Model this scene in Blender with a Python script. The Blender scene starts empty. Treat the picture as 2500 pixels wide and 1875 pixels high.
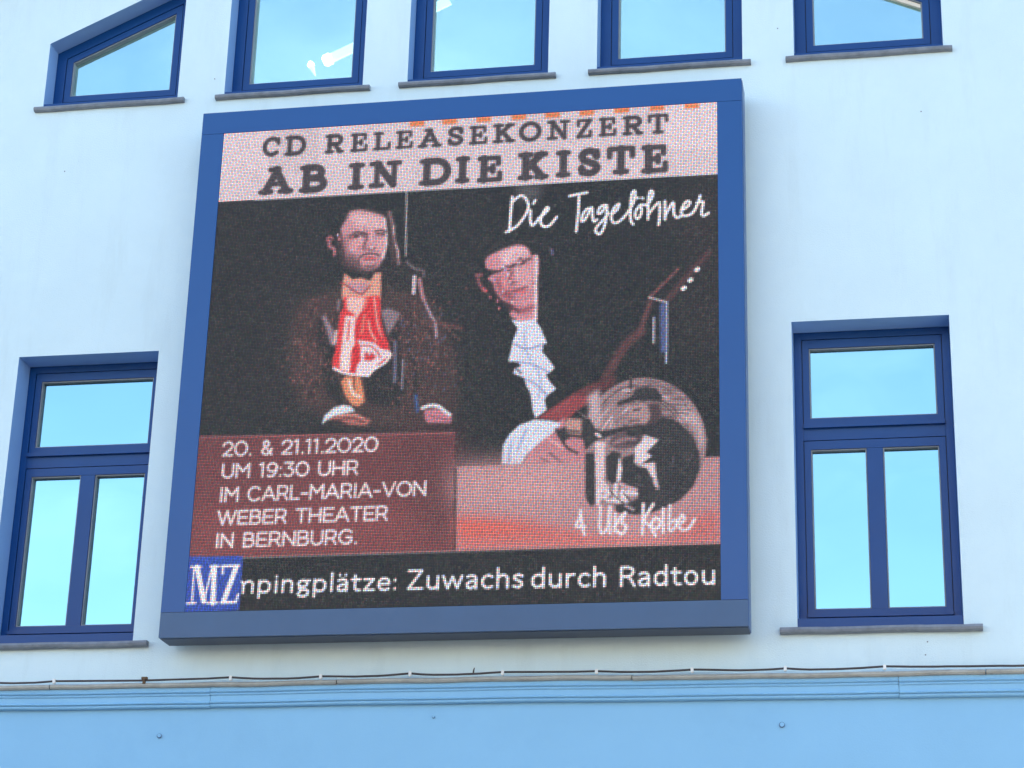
import bpy, bmesh, math, random
import numpy as np
from mathutils import Vector, Matrix
R = math.radians
random.seed(4)
sc = bpy.context.scene
COL = sc.collection

# ------------------------------------------------------------------ camera
cam_data = bpy.data.cameras.new('camera')
cam = bpy.data.objects.new('camera', cam_data); COL.objects.link(cam)
cam_data.sensor_width = 36.0; cam_data.lens = 76.505
cam_data.clip_start = 0.1; cam_data.clip_end = 5000
cam.matrix_world = Matrix([[0.982592, 0.040643, 0.181275, 0.0], [0.183869, -0.352175, -0.917695, -13.0], [0.026542, 0.935051, -0.353518, 1.6], [0.0, 0.0, 0.0, 1.0]])
sc.camera = cam

# ------------------------------------------------------------------ sky, sun, exposure
SUN_EL, SUN_AZ = 32.0, 24.0             # the sun stands behind the house: the front is in open shade
EXPOSURE = 2.26
world = bpy.data.worlds.new('World'); sc.world = world
world.use_nodes = True
wn = world.node_tree.nodes; wl = world.node_tree.links
sky = wn.new('ShaderNodeTexSky'); sky.sky_type = 'NISHITA'
sky.sun_disc = False; sky.sun_elevation = R(SUN_EL); sky.sun_rotation = R(SUN_AZ)
sky.air_density = 1.0; sky.dust_density = 1.2; sky.ozone_density = 1.0; sky.altitude = 80
# thin high cirrus over the clear sky
wt = wn.new('ShaderNodeTexCoord'); wm = wn.new('ShaderNodeMapping'); wm.inputs['Scale'].default_value = (2.2, 2.2, 7.0); wm.inputs['Rotation'].default_value = (0.35, 0.2, 0.5)
wz = wn.new('ShaderNodeTexNoise'); wz.inputs['Scale'].default_value = 1.6; wz.inputs['Detail'].default_value = 6; wz.inputs['Roughness'].default_value = 0.55; wz.inputs['Distortion'].default_value = 0.6
wr = wn.new('ShaderNodeMapRange'); wr.interpolation_type = 'SMOOTHSTEP'; wr.inputs[1].default_value = 0.46; wr.inputs[2].default_value = 0.78; wr.inputs[4].default_value = 1.0
wx = wn.new('ShaderNodeMix'); wx.data_type = 'RGBA'; wx.blend_type = 'ADD'; wx.inputs['B'].default_value = (0.85, 0.80, 0.62, 1)
wl.new(wt.outputs['Generated'], wm.inputs[0]); wl.new(wm.outputs[0], wz.inputs['Vector']); wl.new(wz.outputs['Fac'], wr.inputs[0])
wl.new(wr.outputs[0], wx.inputs['Factor']); wl.new(sky.outputs[0], wx.inputs['A'])
wl.new(wx.outputs['Result'], wn['Background'].inputs[0])
wn['Background'].inputs[1].default_value = 0.12
sd = bpy.data.lights.new('sun', 'SUN'); sd.energy = 3.6; sd.angle = R(0.5); sd.color = (1.0, 0.94, 0.85)
sun = bpy.data.objects.new('sun', sd); COL.objects.link(sun)
sdir = Vector((math.sin(R(SUN_AZ)) * math.cos(R(SUN_EL)), math.cos(R(SUN_AZ)) * math.cos(R(SUN_EL)), math.sin(R(SUN_EL))))
sun.rotation_euler = sdir.to_track_quat('Z', 'Y').to_euler(); sun.location = (0, 30, 40)
vs = sc.view_settings
vs.view_transform = 'Standard'; vs.look = 'None'; vs.exposure = EXPOSURE; vs.gamma = 1.0; vs.use_curve_mapping = False

# ------------------------------------------------------------------ materials
def mat(name, color, rough=0.6, metallic=0.0, var=0.0, vscale=3.0, bump=0.0, bscale=200.0, spec=0.5, dirt=None, coat=0.0):
    m = bpy.data.materials.new(name); m.use_nodes = True
    n = m.node_tree.nodes; l = m.node_tree.links; b = n['Principled BSDF']
    b.inputs['Base Color'].default_value = (*color, 1); b.inputs['Roughness'].default_value = rough
    b.inputs['Metallic'].default_value = metallic; b.inputs['Specular IOR Level'].default_value = spec
    b.inputs['Coat Weight'].default_value = coat
    tc = n.new('ShaderNodeTexCoord'); last = None
    if var > 0:
        t = n.new('ShaderNodeTexNoise'); t.inputs['Scale'].default_value = vscale; t.inputs['Detail'].default_value = 7; t.inputs['Roughness'].default_value = 0.62
        l.new(tc.outputs['Object'], t.inputs['Vector'])
        r = n.new('ShaderNodeMapRange'); r.inputs[1].default_value = 0.3; r.inputs[2].default_value = 0.7
        r.inputs[3].default_value = 1 - var; r.inputs[4].default_value = 1 + var * 0.6
        l.new(t.outputs['Fac'], r.inputs[0])
        mx = n.new('ShaderNodeMix'); mx.data_type = 'RGBA'; mx.blend_type = 'MULTIPLY'; mx.inputs['Factor'].default_value = 1
        mx.inputs['A'].default_value = (*color, 1); l.new(r.outputs[0], mx.inputs['B']); last = mx.outputs['Result']
    if dirt:                                   # (colour, amount, stretch): worn patches with a shape of their own
        t2 = n.new('ShaderNodeTexNoise'); t2.inputs['Scale'].default_value = dirt[3]; t2.inputs['Detail'].default_value = 9; t2.inputs['Roughness'].default_value = 0.7
        mp = n.new('ShaderNodeMapping'); mp.inputs['Scale'].default_value = dirt[2]
        l.new(tc.outputs['Object'], mp.inputs[0]); l.new(mp.outputs[0], t2.inputs['Vector'])
        r2 = n.new('ShaderNodeMapRange'); r2.inputs[1].default_value = 0.52; r2.inputs[2].default_value = 0.74; r2.inputs[4].default_value = dirt[1]
        l.new(t2.outputs['Fac'], r2.inputs[0])
        mx2 = n.new('ShaderNodeMix'); mx2.data_type = 'RGBA'; l.new(r2.outputs[0], mx2.inputs['Factor'])
        if last: l.new(last, mx2.inputs['A'])
        else: mx2.inputs['A'].default_value = (*color, 1)
        mx2.inputs['B'].default_value = (*dirt[0], 1); last = mx2.outputs['Result']
    if last: l.new(last, b.inputs['Base Color'])
    if bump > 0:
        t3 = n.new('ShaderNodeTexNoise'); t3.inputs['Scale'].default_value = bscale; t3.inputs['Detail'].default_value = 4
        l.new(tc.outputs['Object'], t3.inputs['Vector'])
        bp = n.new('ShaderNodeBump'); bp.inputs['Strength'].default_value = bump; bp.inputs['Distance'].default_value = 0.01
        l.new(t3.outputs['Fac'], bp.inputs['Height']); l.new(bp.outputs[0], b.inputs['Normal'])
    return m

M = {}
M['render'] = mat('pale_ice_blue_render', (0.655, 0.798, 0.82), 0.9, var=0.04, vscale=1.3, bump=0.22, bscale=110, spec=0.2,
                  dirt=((0.50, 0.60, 0.60), 0.30, (3, 3, 0.45), 1.7))
M['reveal'] = mat('blue_reveal_paint', (0.24, 0.43, 0.74), 0.85, var=0.04, bump=0.08, bscale=90)
M['blue_paint'] = mat('blue_masonry_paint', (0.275, 0.53, 0.735), 0.8, var=0.03, vscale=1.7, bump=0.10, bscale=90, spec=0.25,
                  dirt=((0.22, 0.44, 0.64), 0.3, (1, 1, 1), 2.2))
M['navy'] = mat('dark_blue_window_paint', (0.002, 0.052, 0.200), 0.34, spec=0.35, var=0.06, vscale=4, bump=0.02, bscale=60)
M['seal'] = mat('black_rubber_seal', (0.012, 0.016, 0.03), 0.6, var=0.1)
M['bead'] = mat('pale_glazing_bead', (0.24, 0.27, 0.29), 0.5, var=0.12, vscale=20)
M['sill'] = mat('weathered_grey_sill', (0.20, 0.225, 0.26), 0.55, var=0.25, vscale=14, bump=0.1, bscale=150,
                  dirt=((0.34, 0.34, 0.32), 0.45, (2, 6, 6), 9))
M['flash'] = mat('weathered_zinc', (0.40, 0.385, 0.33), 0.5, var=0.2, vscale=9, bump=0.08, bscale=60,
                  dirt=((0.20, 0.16, 0.11), 0.7, (1.2, 6, 6), 7))
M['panel'] = mat('powder_coated_frame', (0.0005, 0.066, 0.238), 0.33, spec=0.5, metallic=0.0, var=0.03, vscale=1.5, bump=0.015, bscale=40)
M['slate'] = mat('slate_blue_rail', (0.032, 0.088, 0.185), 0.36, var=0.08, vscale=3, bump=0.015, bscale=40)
M['cabinet'] = mat('dark_cabinet_metal', (0.045, 0.06, 0.10), 0.5, var=0.08)
M['cable'] = mat('black_cable_sheath', (0.06, 0.05, 0.048), 0.6, var=0.3)
M['clip'] = mat('white_plastic_clip', (0.80, 0.80, 0.76), 0.45, var=0.05, vscale=40)
M['rust'] = mat('rusty_steel', (0.13, 0.075, 0.035), 0.8, var=0.4, vscale=60)
M['roof'] = mat('dark_roof_tile', (0.10, 0.06, 0.05), 0.8, var=0.3, vscale=6)
M['room'] = mat('plain_room_paint', (0.55, 0.55, 0.52), 0.9, var=0.05)
M['floor'] = mat('room_carpet', (0.10, 0.09, 0.08), 0.95, var=0.2, vscale=30)
M['paving'] = mat('concrete_paving', (0.30, 0.28, 0.25), 0.9, var=0.2, vscale=2.5, bump=0.2, bscale=30)
M['asphalt'] = mat('asphalt', (0.055, 0.054, 0.052), 0.9, var=0.3, vscale=8, bump=0.3, bscale=60)
M['ground'] = mat('grassy_ground', (0.07, 0.085, 0.035), 0.95, var=0.35, vscale=0.3)
M['joint'] = mat('dark_joint_putty', (0.10, 0.17, 0.30), 0.8, var=0.3, vscale=50)

def glass():
    m = bpy.data.materials.new('solar_coated_glass'); m.use_nodes = True
    n = m.node_tree.nodes; l = m.node_tree.links
    for x in list(n): n.remove(x)
    out = n.new('ShaderNodeOutputMaterial'); mx = n.new('ShaderNodeMixShader'); g = n.new('ShaderNodeBsdfGlossy'); t = n.new('ShaderNodeBsdfTransparent')
    g.inputs['Roughness'].default_value = 0.0; g.inputs['Color'].default_value = (0.37, 0.595, 0.63, 1)
    t.inputs['Color'].default_value = (0.42, 0.66, 0.70, 1)
    lw = n.new('ShaderNodeLayerWeight'); lw.inputs['Blend'].default_value = 0.25
    r = n.new('ShaderNodeMapRange'); r.inputs[3].default_value = 0.70; r.inputs[4].default_value = 0.95
    l.new(lw.outputs['Fresnel'], r.inputs[0]); l.new(r.outputs[0], mx.inputs[0])
    # very slightly uneven panes
    tc = n.new('ShaderNodeTexCoord'); nz = n.new('ShaderNodeTexNoise'); nz.inputs['Scale'].default_value = 1.4; nz.inputs['Detail'].default_value = 1
    bp = n.new('ShaderNodeBump'); bp.inputs['Strength'].default_value = 0.35; bp.inputs['Distance'].default_value = 0.012
    l.new(tc.outputs['Object'], nz.inputs['Vector']); l.new(nz.outputs['Fac'], bp.inputs['Height']); l.new(bp.outputs[0], g.inputs['Normal'])
    l.new(t.outputs[0], mx.inputs[1]); l.new(g.outputs[0], mx.inputs[2]); l.new(mx.outputs[0], out.inputs[0])
    return m
M['glass'] = glass()

def emit(name, color, strength):
    m = bpy.data.materials.new(name); m.use_nodes = True; b = m.node_tree.nodes['Principled BSDF']
    b.inputs['Base Color'].default_value = (0.8, 0.8, 0.8, 1); b.inputs['Emission Color'].default_value = (*color, 1); b.inputs['Emission Strength'].default_value = strength
    return m
M['tube'] = emit('lit_tube', (0.80, 0.97, 1.0), 1.2)
M['tube_end'] = emit('bright_lamp_end', (1.0, 0.97, 0.88), 1.2 * 4)

# ------------------------------------------------------------------ helpers
def link(name, me, m=None, parent=None):
    o = bpy.data.objects.new(name, me); COL.objects.link(o)
    if m is not None:
        for x in (m if isinstance(m, (list, tuple)) else [m]): me.materials.append(x)
    if parent is not None: o.parent = parent
    return o
def done(bm, name, m, parent=None, smooth=False, bevel=0.0, origin=None):
    if bevel > 0:
        bmesh.ops.bevel(bm, geom=[e for e in bm.edges if len(e.link_faces) == 2 and e.calc_face_angle(0) > 0.6], offset=bevel, segments=2, affect='EDGES', profile=0.5)
    bmesh.ops.recalc_face_normals(bm, faces=bm.faces)
    me = bpy.data.meshes.new(name); bm.to_mesh(me); bm.free()
    if smooth:
        for p in me.polygons: p.use_smooth = True
    return link(name, me, m, parent)
def box(bm, x0, x1, y0, y1, z0, z1):
    v = [bm.verts.new((x, y, z)) for x in (x0, x1) for y in (y0, y1) for z in (z0, z1)]
    for f in ((0, 1, 3, 2), (4, 6, 7, 5), (0, 4, 5, 1), (2, 3, 7, 6), (0, 2, 6, 4), (1, 5, 7, 3)): bm.faces.new([v[i] for i in f])
def tube(bm, pts, r, seg=8):
    rings = []; pts = [Vector(p) for p in pts]
    for i, p in enumerate(pts):
        d = (pts[min(i + 1, len(pts) - 1)] - pts[max(i - 1, 0)]).normalized()
        a = d.cross(Vector((0, 0, 1))) if abs(d.z) < 0.95 else d.cross(Vector((1, 0, 0))); a.normalize(); b = d.cross(a)
        rr = r[i] if isinstance(r, (list, tuple)) else r
        rings.append([bm.verts.new(p + (a * math.cos(t) + b * math.sin(t)) * rr) for t in [2 * math.pi * k / seg for k in range(seg)]])
    for i in range(len(rings) - 1):
        for k in range(seg): bm.faces.new((rings[i][k], rings[i][(k + 1) % seg], rings[i + 1][(k + 1) % seg], rings[i + 1][k]))
    bm.faces.new(rings[0]); bm.faces.new(rings[-1])
def extrude_profile(bm, prof, xs, warp=None):
    """prof: closed list of (y,z), swept along x"""
    rings = []
    for x in xs:
        dz = warp(x) if warp else 0
        rings.append([bm.verts.new((x, y, z + dz)) for y, z in prof])
    n = len(prof)
    for i in range(len(rings) - 1):
        for k in range(n): bm.faces.new((rings[i][k], rings[i][(k + 1) % n], rings[i + 1][(k + 1) % n], rings[i + 1][k]))
    bm.faces.new(rings[0]); bm.faces.new(rings[-1])
def inset(poly, d):
    """convex polygon (x,z), counter-clockwise; every edge moved inwards by d"""
    n = len(poly); ln = []
    for i in range(n):
        a = Vector(poly[i]); b = Vector(poly[(i + 1) % n]); e = (b - a).normalized(); nn = Vector((-e.y, e.x)); ln.append((a + nn * d, e))
    out = []
    for i in range(n):
        p, e = ln[i - 1]; q, f = ln[i]
        t = ((q - p).x * f.y - (q - p).y * f.x) / (e.x * f.y - e.y * f.x); out.append(tuple(p + e * t))
    return out
def ring(bm, po, pi, y0, y1):
    """solid frame between two outlines, front at y0, back at y1"""
    n = len(po)
    of, ob = [[bm.verts.new((x, y, z)) for x, z in po] for y in (y0, y1)]
    nf, nb = [[bm.verts.new((x, y, z)) for x, z in pi] for y in (y0, y1)]
    for i in range(n):
        j = (i + 1) % n
        bm.faces.new((of[i], of[j], nf[j], nf[i])); bm.faces.new((ob[i], nb[i], nb[j], ob[j]))
        bm.faces.new((of[i], ob[i], ob[j], of[j])); bm.faces.new((nf[i], nf[j], nb[j], nb[i]))
def tag(o, label=None, cat=None, group=None, kind=None):
    if label: o['label'] = label
    if cat: o['category'] = cat
    if group: o['group'] = group
    if kind: o['kind'] = kind
    return o
def empty(name, loc=(0, 0, 0)):
    o = bpy.data.objects.new(name, None); COL.objects.link(o); o.location = loc; o.empty_display_size = 0.3
    return o

# ------------------------------------------------------------------ ground
bm = bmesh.new(); v = [bm.verts.new(p) for p in ((-2000, -2000, 0), (2000, -2000, 0), (2000, 2000, 0), (-2000, 2000, 0))]; bm.faces.new(v)
tag(done(bm, 'ground', M['ground']), 'open grassy ground around the house', kind='structure')
bm = bmesh.new(); box(bm, -60, 60, -9.0, -0.02, 0.0, 0.13)
tag(done(bm, 'pavement', M['paving'], bevel=0.01), 'pale pavement in front of the house', kind='structure')
bm = bmesh.new(); v = [bm.verts.new(p) for p in ((-60, -10, 0.004), (60, -10, 0.004), (60, -9.0, 0.004), (-60, -9.0, 0.004))]; bm.faces.new(v)
tag(done(bm, 'gutter', M['asphalt']), 'narrow asphalt gutter along the kerb', kind='structure')
bm = bmesh.new(); v = [bm.verts.new(p) for p in ((-60, -27.9, 0.006), (60, -27.9, 0.006), (60, -10, 0.006), (-60, -10, 0.006))]; bm.faces.new(v)
tag(done(bm, 'square', M['asphalt']), 'open asphalt square opposite the house', kind='structure')

# ------------------------------------------------------------------ the house
house = empty('house', (-2.88, 0, 0))
tag(house, 'white rendered gabled house with dark blue window frames above a sky blue ground floor', 'house')
def hpart(o):
    o.parent = house; o.matrix_parent_inverse = Matrix.Translation((2.88, 0, 0)); return o
SL = 0.459; PX = -2.88
def slope_z(x): return 9.398 + SL * (6.05 - abs(x - PX) - 2.88)      # upper window heads follow the gable
def roof_z(x): return slope_z(x) + 0.95
XL, XR, ZC = -8.6, 2.84, 4.58
LOW = [(-6.014, -5.010), (-0.754, 0.239)]
UP = [(-6.050, -5.042), (-4.697, -3.690), (-3.370, -2.378), (-2.040, -1.046), (-0.700, 0.285)]
holes = []
for a, b in LOW: holes.append([(a, 4.935), (b, 4.935), (b, 6.955), (a, 6.955)])
for a, b in UP:
    if a < PX < b: holes.append([(a, 8.872), (b, 8.872), (b, slope_z(b)), (PX, slope_z(PX)), (a, slope_z(a))])
    else: holes.append([(a, 8.872), (b, 8.872), (b, slope_z(b)), (a, slope_z(a))])
RD = [0.27] * len(LOW) + [0.24] * len(UP)                              # reveal depths
def facade(name, outline, holes, depths, m, y=0.0):
    bm = bmesh.new(); ed = []
    def loop(p, yy): return [bm.verts.new((x, yy, z)) for x, z in p]
    ov = loop(outline, y)
    for i in range(len(ov)): ed.append(bm.edges.new((ov[i], ov[(i + 1) % len(ov)])))
    hv = []
    for h in holes:
        q = loop(h, y); hv.append(q)
        for i in range(len(q)): ed.append(bm.edges.new((q[i], q[(i + 1) % len(q)])))
    bmesh.ops.triangle_fill(bm, use_beauty=True, edges=ed)
    for q, h, d in zip(hv, holes, depths):
        w = loop(h, y + d)
        for i in range(len(q)):
            j = (i + 1) % len(q); fc = bm.faces.new((q[i], w[i], w[j], q[j])); fc.material_index = 1
    return done(bm, name, [m, M['reveal']])
wall = facade('wall', [(XL, ZC), (XR, ZC), (XR, roof_z(XR)), (PX, roof_z(PX)), (XL, roof_z(XL))], holes, RD, M['render']); hpart(wall)
bm = bmesh.new()
v = [bm.verts.new(p) for p in ((XL, 0.012, 0), (XR, 0.012, 0), (XR, 0.012, 4.60), (XL, 0.012, 4.60))]; bm.faces.new(v)
lower = done(bm, 'lower_wall', M['blue_paint']); hpart(lower); lower['label'] = 'sky blue painted ground floor wall below the cornice'
bm = bmesh.new(); DEP = 11.0
for x in (XL, XR):
    v = [bm.verts.new(p) for p in ((x, 0.02, 0), (x, DEP, 0), (x, DEP, roof_z(x)), (x, 0.02, roof_z(x)))]; bm.faces.new(v)
v = [bm.verts.new(p) for p in ((XL, DEP, 0), (XR, DEP, 0), (XR, DEP, roof_z(XR)), (PX, DEP, roof_z(PX)), (XL, DEP, roof_z(XL)))]; bm.faces.new(v)
hpart(done(bm, 'outer_wall', M['render']))
bm = bmesh.new()
for sx, xe in ((-1, XL - 0.4), (1, XR + 0.4)):
    zt, ze = roof_z(PX) + 0.02, roof_z(PX) + 0.02 - SL * abs(xe - PX)
    a = [bm.verts.new(p) for p in ((PX, -0.3, zt), (xe, -0.3, ze), (xe, DEP + 0.3, ze), (PX, DEP + 0.3, zt))]
    b = [bm.verts.new(p) for p in ((PX, -0.3, zt + 0.18), (xe, -0.3, ze + 0.18), (xe, DEP + 0.3, ze + 0.18), (PX, DEP + 0.3, zt + 0.18))]
    bm.faces.new(a); bm.faces.new(b)
    for i in range(4): bm.faces.new((a[i], a[(i + 1) % 4], b[(i + 1) % 4], b[i]))
hpart(done(bm, 'roof', M['roof']))
# rooms behind the panes
bm = bmesh.new()
def room(z0, z1f, y1):
    xs = [XL + 0.3, PX, XR - 0.3]
    f = [(x, z1f(x)) for x in xs]
    fl = [bm.verts.new(p) for p in ((xs[0], 0.29, z0), (xs[2], 0.29, z0), (xs[2], y1, z0), (xs[0], y1, z0))]; bm.faces.new(fl)
    t0 = [bm.verts.new((x, 0.29, z)) for x, z in f]; t1 = [bm.verts.new((x, y1, z)) for x, z in f]
    bm.faces.new((t0[0], t0[1], t1[1], t1[0])); bm.faces.new((t0[1], t0[2], t1[2], t1[1]))
    bm.faces.new((fl[3], fl[2], t1[2], t1[1], t1[0])); bm.faces.new((fl[0], fl[3], t1[0], t0[0])); bm.faces.new((fl[1], fl[2], t1[2], t0[2]))
room(8.0, lambda x: roof_z(x) - 0.35, 5.5)
room(4.75, lambda x: 7.75, 5.5)
hpart(done(bm, 'room', M['room']))

# windows: outer frame > sash, glazing bead, pane, sill
def prism(bm, x0, x1, y0, y1, z0, z1): box(bm, x0, x1, y0, y1, z0, z1)
def sill(parent, x0, x1, z, th, proj, back, label=None):
    bm = bmesh.new(); n = 22
    prof = [(back, z - 0.012), (back, z - th), (-proj + th * 0.5, z - th), (-proj + th * 0.15, z - th * 0.85), (-proj, z - th * 0.5), (-proj + th * 0.15, z - th * 0.13), (-proj + th * 0.5, z - 0.002)]
    ph = random.uniform(0, 6)
    extrude_profile(bm, prof, [x0 + (x1 - x0) * i / n for i in range(n + 1)], lambda x: 0.0016 * math.sin(x * 9 + ph) + random.uniform(-0.0008, 0.0008))
    return done(bm, 'sill', M['sill'], parent)
def pane(parent, poly, y):
    bm = bmesh.new(); bm.faces.new([bm.verts.new((x, y, z)) for x, z in poly])
    return done(bm, 'pane', M['glass'], parent)
def upper_window(k, hole, label):
    y = 0.150
    p0 = [(x, max(z, 8.915)) for x, z in hole]
    p1, p1b, p2 = inset(p0, 0.074), inset(p0, 0.079), inset(p0, 0.124)
    bm = bmesh.new(); ring(bm, inset(p0, 0.002), p1, y, y + 0.08)
    w = done(bm, 'window', M['navy'], None, bevel=0.003); hpart(w); w['label'] = label
    bm = bmesh.new(); ring(bm, inset(p0, 0.070), inset(p0, 0.084), y + 0.016, y + 0.07)
    done(bm, 'seal', M['seal'], w)
    bm = bmesh.new(); ring(bm, p1b, p2, y + 0.003, y + 0.055); done(bm, 'sash', M['navy'], w, bevel=0.004)
    bm = bmesh.new(); ring(bm, inset(p0, 0.1235), inset(p0, 0.132), y + 0.012, y + 0.058); done(bm, 'glazing_bead', M['bead'], w)
    pane(w, inset(p0, 0.1225), y + 0.050)
    xs = [x for x, z in hole]
    bm = bmesh.new(); box(bm, min(xs) + 0.001, max(xs) - 0.001, 0.01, 0.145, 8.874, 8.909)
    done(bm, 'sill_upstand', M['navy'], w)
    sill(w, min(xs) - 0.055, max(xs) + 0.058, 8.874, 0.036, 0.040, 0.145)
    return w
ul = ['small upper window with a slanted top on the left side of the gable', 'upper window with a lit tube lamp behind the glass', 'upper window under the gable peak, middle of its row',
      'upper window over the right half of the big screen', 'upper window right of the big screen, its slanted head just in view']
for k, (h, lb) in enumerate(zip(holes[2:], ul)): w = upper_window(k, h, lb)
q = inset([(x, max(z, 8.915)) for x, z in holes[-1]], 0.134)           # cream trim under the slanted head of the last window
bm = bmesh.new(); a, b = q[3], q[2]
pr = [(a[0], a[1]), (b[0], b[1]), (b[0], b[1] - 0.030), (a[0], a[1] - 0.030)]
f0, f1 = [[bm.verts.new((x, y, z)) for x, z in pr] for y in (0.172, 0.197)]
bm.faces.new(f0); bm.faces.new(f1)
for i in range(4): bm.faces.new((f0[i], f0[(i + 1) % 4], f1[(i + 1) % 4], f1[i]))
done(bm, 'head_trim', mat('cream_trim', (0.85, 0.74, 0.58), 0.4, var=0.06), w)
def lower_window(hole, label):
    (a, z0), (b, _), (_, z1), _ = hole
    y = 0.195; zb = 5.004
    o = [(a, zb), (b, zb), (b, z1), (a, z1)]
    bm = bmesh.new(); ring(bm, inset(o, 0.002), [(a + 0.05, zb + 0.046), (b - 0.05, zb + 0.046), (b - 0.05, z1 - 0.05), (a + 0.05, z1 - 0.05)], y, y + 0.07)
    w = done(bm, 'window', M['navy'], None, bevel=0.003); hpart(w); w['label'] = label
    bm = bmesh.new(); box(bm, a + 0.051, b - 0.051, y + 0.002, y + 0.06, 6.214, 6.296); done(bm, 'transom', M['navy'], w, bevel=0.004)
    bm = bmesh.new(); box(bm, a + 0.053, b - 0.053, y - 0.022, y + 0.001, 6.292, 6.318); done(bm, 'weather_bar', M['navy'], w, bevel=0.005)
    bm = bmesh.new(); box(bm, a + 0.053, b - 0.053, y - 0.022, y + 0.001, zb + 0.047, zb + 0.070); done(bm, 'weather_bar', M['navy'], w, bevel=0.005)
    for (za, zc) in ((6.300, z1 - 0.054), (zb + 0.050, 6.209)):
        so = [(a + 0.055, za), (b - 0.055, za), (b - 0.055, zc), (a + 0.055, zc)]
        bm = bmesh.new(); ring(bm, inset(so, -0.006), inset(so, 0.008), y + 0.016, y + 0.066); done(bm, 'seal', M['seal'], w)
    def sash(za, zc, low):
        x0, x1 = a + 0.055, b - 0.055; xm = (a + b) / 2
        bm = bmesh.new()
        g = [(x0 + 0.041, za + (0.062 if not low else 0.052)), (x1 - 0.041, za + (0.062 if not low else 0.052)), (x1 - 0.041, zc - 0.056), (x0 + 0.041, zc - 0.056)]
        ring(bm, [(x0, za), (x1, za), (x1, zc), (x0, zc)], g, y + 0.004, y + 0.052)
        s = done(bm, 'sash', M['navy'], w, bevel=0.004)
        if low:
            bm = bmesh.new(); box(bm, xm - 0.050, xm + 0.050, y + 0.006, y + 0.050, g[0][1] + 0.001, g[2][1] - 0.001); done(bm, 'mullion', M['navy'], w, bevel=0.004)
            gs = [[(g[0][0], g[0][1]), (xm - 0.051, g[0][1]), (xm - 0.051, g[2][1]), (g[0][0], g[2][1])], [(xm + 0.051, g[0][1]), (g[1][0], g[0][1]), (g[1][0], g[2][1]), (xm + 0.051, g[2][1])]]
        else: gs = [g]
        for q in gs:
            bm = bmesh.new(); ring(bm, inset(q, 0.0005), inset(q, 0.008), y + 0.014, y + 0.050); done(bm, 'glazing_bead', M['bead'], w)
            pane(w, inset(q, 0.001), y + 0.044)
    sash(6.300, z1 - 0.054, False); sash(zb + 0.050, 6.209, True)
    bm = bmesh.new(); box(bm, a + 0.001, b - 0.001, 0.01, y - 0.003, 4.937, zb - 0.003); done(bm, 'sill_upstand', M['navy'], w)
    sill(w, a - 0.105, b + 0.110, 4.938, 0.040, 0.055, 0.19)
    return w
lower_window(holes[0], 'tall two part window beside the left edge of the big screen')
lower_window(holes[1], 'tall two part window to the right of the big screen')

# cornice: two mouldings and a flat band, with the zinc flashing on top
def wob(x): return 0.0022 * math.sin(x * 1.7) + 0.0013 * math.sin(x * 5.1 + 1)
xs = [XL + (XR - XL) * i / 120 for i in range(121)]
prof = [(0.010, 4.622), (0.010, 4.500), (-0.018, 4.500), (-0.026, 4.504), (-0.029, 4.510), (-0.026, 4.516), (-0.021, 4.518), (-0.021, 4.5215), (-0.034, 4.5225), (-0.038, 4.527), (-0.034, 4.5315), (-0.026, 4.534),
        (-0.030, 4.570), (-0.038, 4.573), (-0.041, 4.578), (-0.038, 4.583), (-0.034, 4.585), (-0.034, 4.588), (-0.046, 4.590), (-0.050, 4.594), (-0.046, 4.598), (-0.040, 4.600), (-0.044, 4.622)]
bm = bmesh.new()
J1, J2 = -4.45, -0.16
for xa, xb, dz in ((XL, J1, 0.0), (J1 + 0.003, J2, 0.0035), (J2 + 0.003, XR, -0.001)):
    n = max(4, int((xb - xa) * 10)); extrude_profile(bm, prof, [xa + (xb - xa) * i / n for i in range(n + 1)], lambda x, d=dz: wob(x) + d)
hpart(done(bm, 'cornice', M['blue_paint']))
fp = [(0.012, 4.668), (0.012, 4.625), (-0.050, 4.622), (-0.062, 4.626), (-0.069, 4.635), (-0.069, 4.644), (-0.062, 4.652), (-0.050, 4.655)]
cuts = [XL, -5.52, -3.62, -1.76, 0.35, XR]
for i in range(len(cuts) - 1):
    bm = bmesh.new(); xa, xb = cuts[i] + 0.004, cuts[i + 1] - 0.002; n = max(4, int((xb - xa) * 14)); s = (i % 3 - 1) * 0.0022
    extrude_profile(bm, fp, [xa + (xb - xa) * k / n for k in range(n + 1)], lambda x, s=s: wob(x) + s + 0.0016 * math.sin(x * 11))
    hpart(done(bm, 'flashing', M['flash'], bevel=0.0))
# plugs in the blue wall and small marks on the render
for px, pz, rr in ((-4.778, 4.326, 0.015), (-0.859, 4.348, 0.017), (-3.005, 4.424, 0.009)):
    bm = bmesh.new(); tube(bm, [(px, 0.010, pz), (px, 0.002, pz), (px, 0.001, pz)], [rr, rr, rr * 0.8], 20)
    p = done(bm, 'wall_plug', M['joint'], None); hpart(p)
    bm = bmesh.new(); tube(bm, [(px + 0.001, 0.006, pz + 0.001), (px + 0.001, -0.002, pz + 0.001)], rr * 0.78, 20); done(bm, 'cap', M['blue_paint'], p)
for px, pz in ((-5.831, 8.357), (0.122, 8.408), (-4.776, 9.015), (-0.806, 9.105), (0.02, 4.84), (0.005, 4.76)):
    bm = bmesh.new(); tube(bm, [(px, 0.002, pz), (px, -0.003, pz)], [0.0055, 0.004], 7); hpart(done(bm, 'nail_head', M['sill']))

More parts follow.
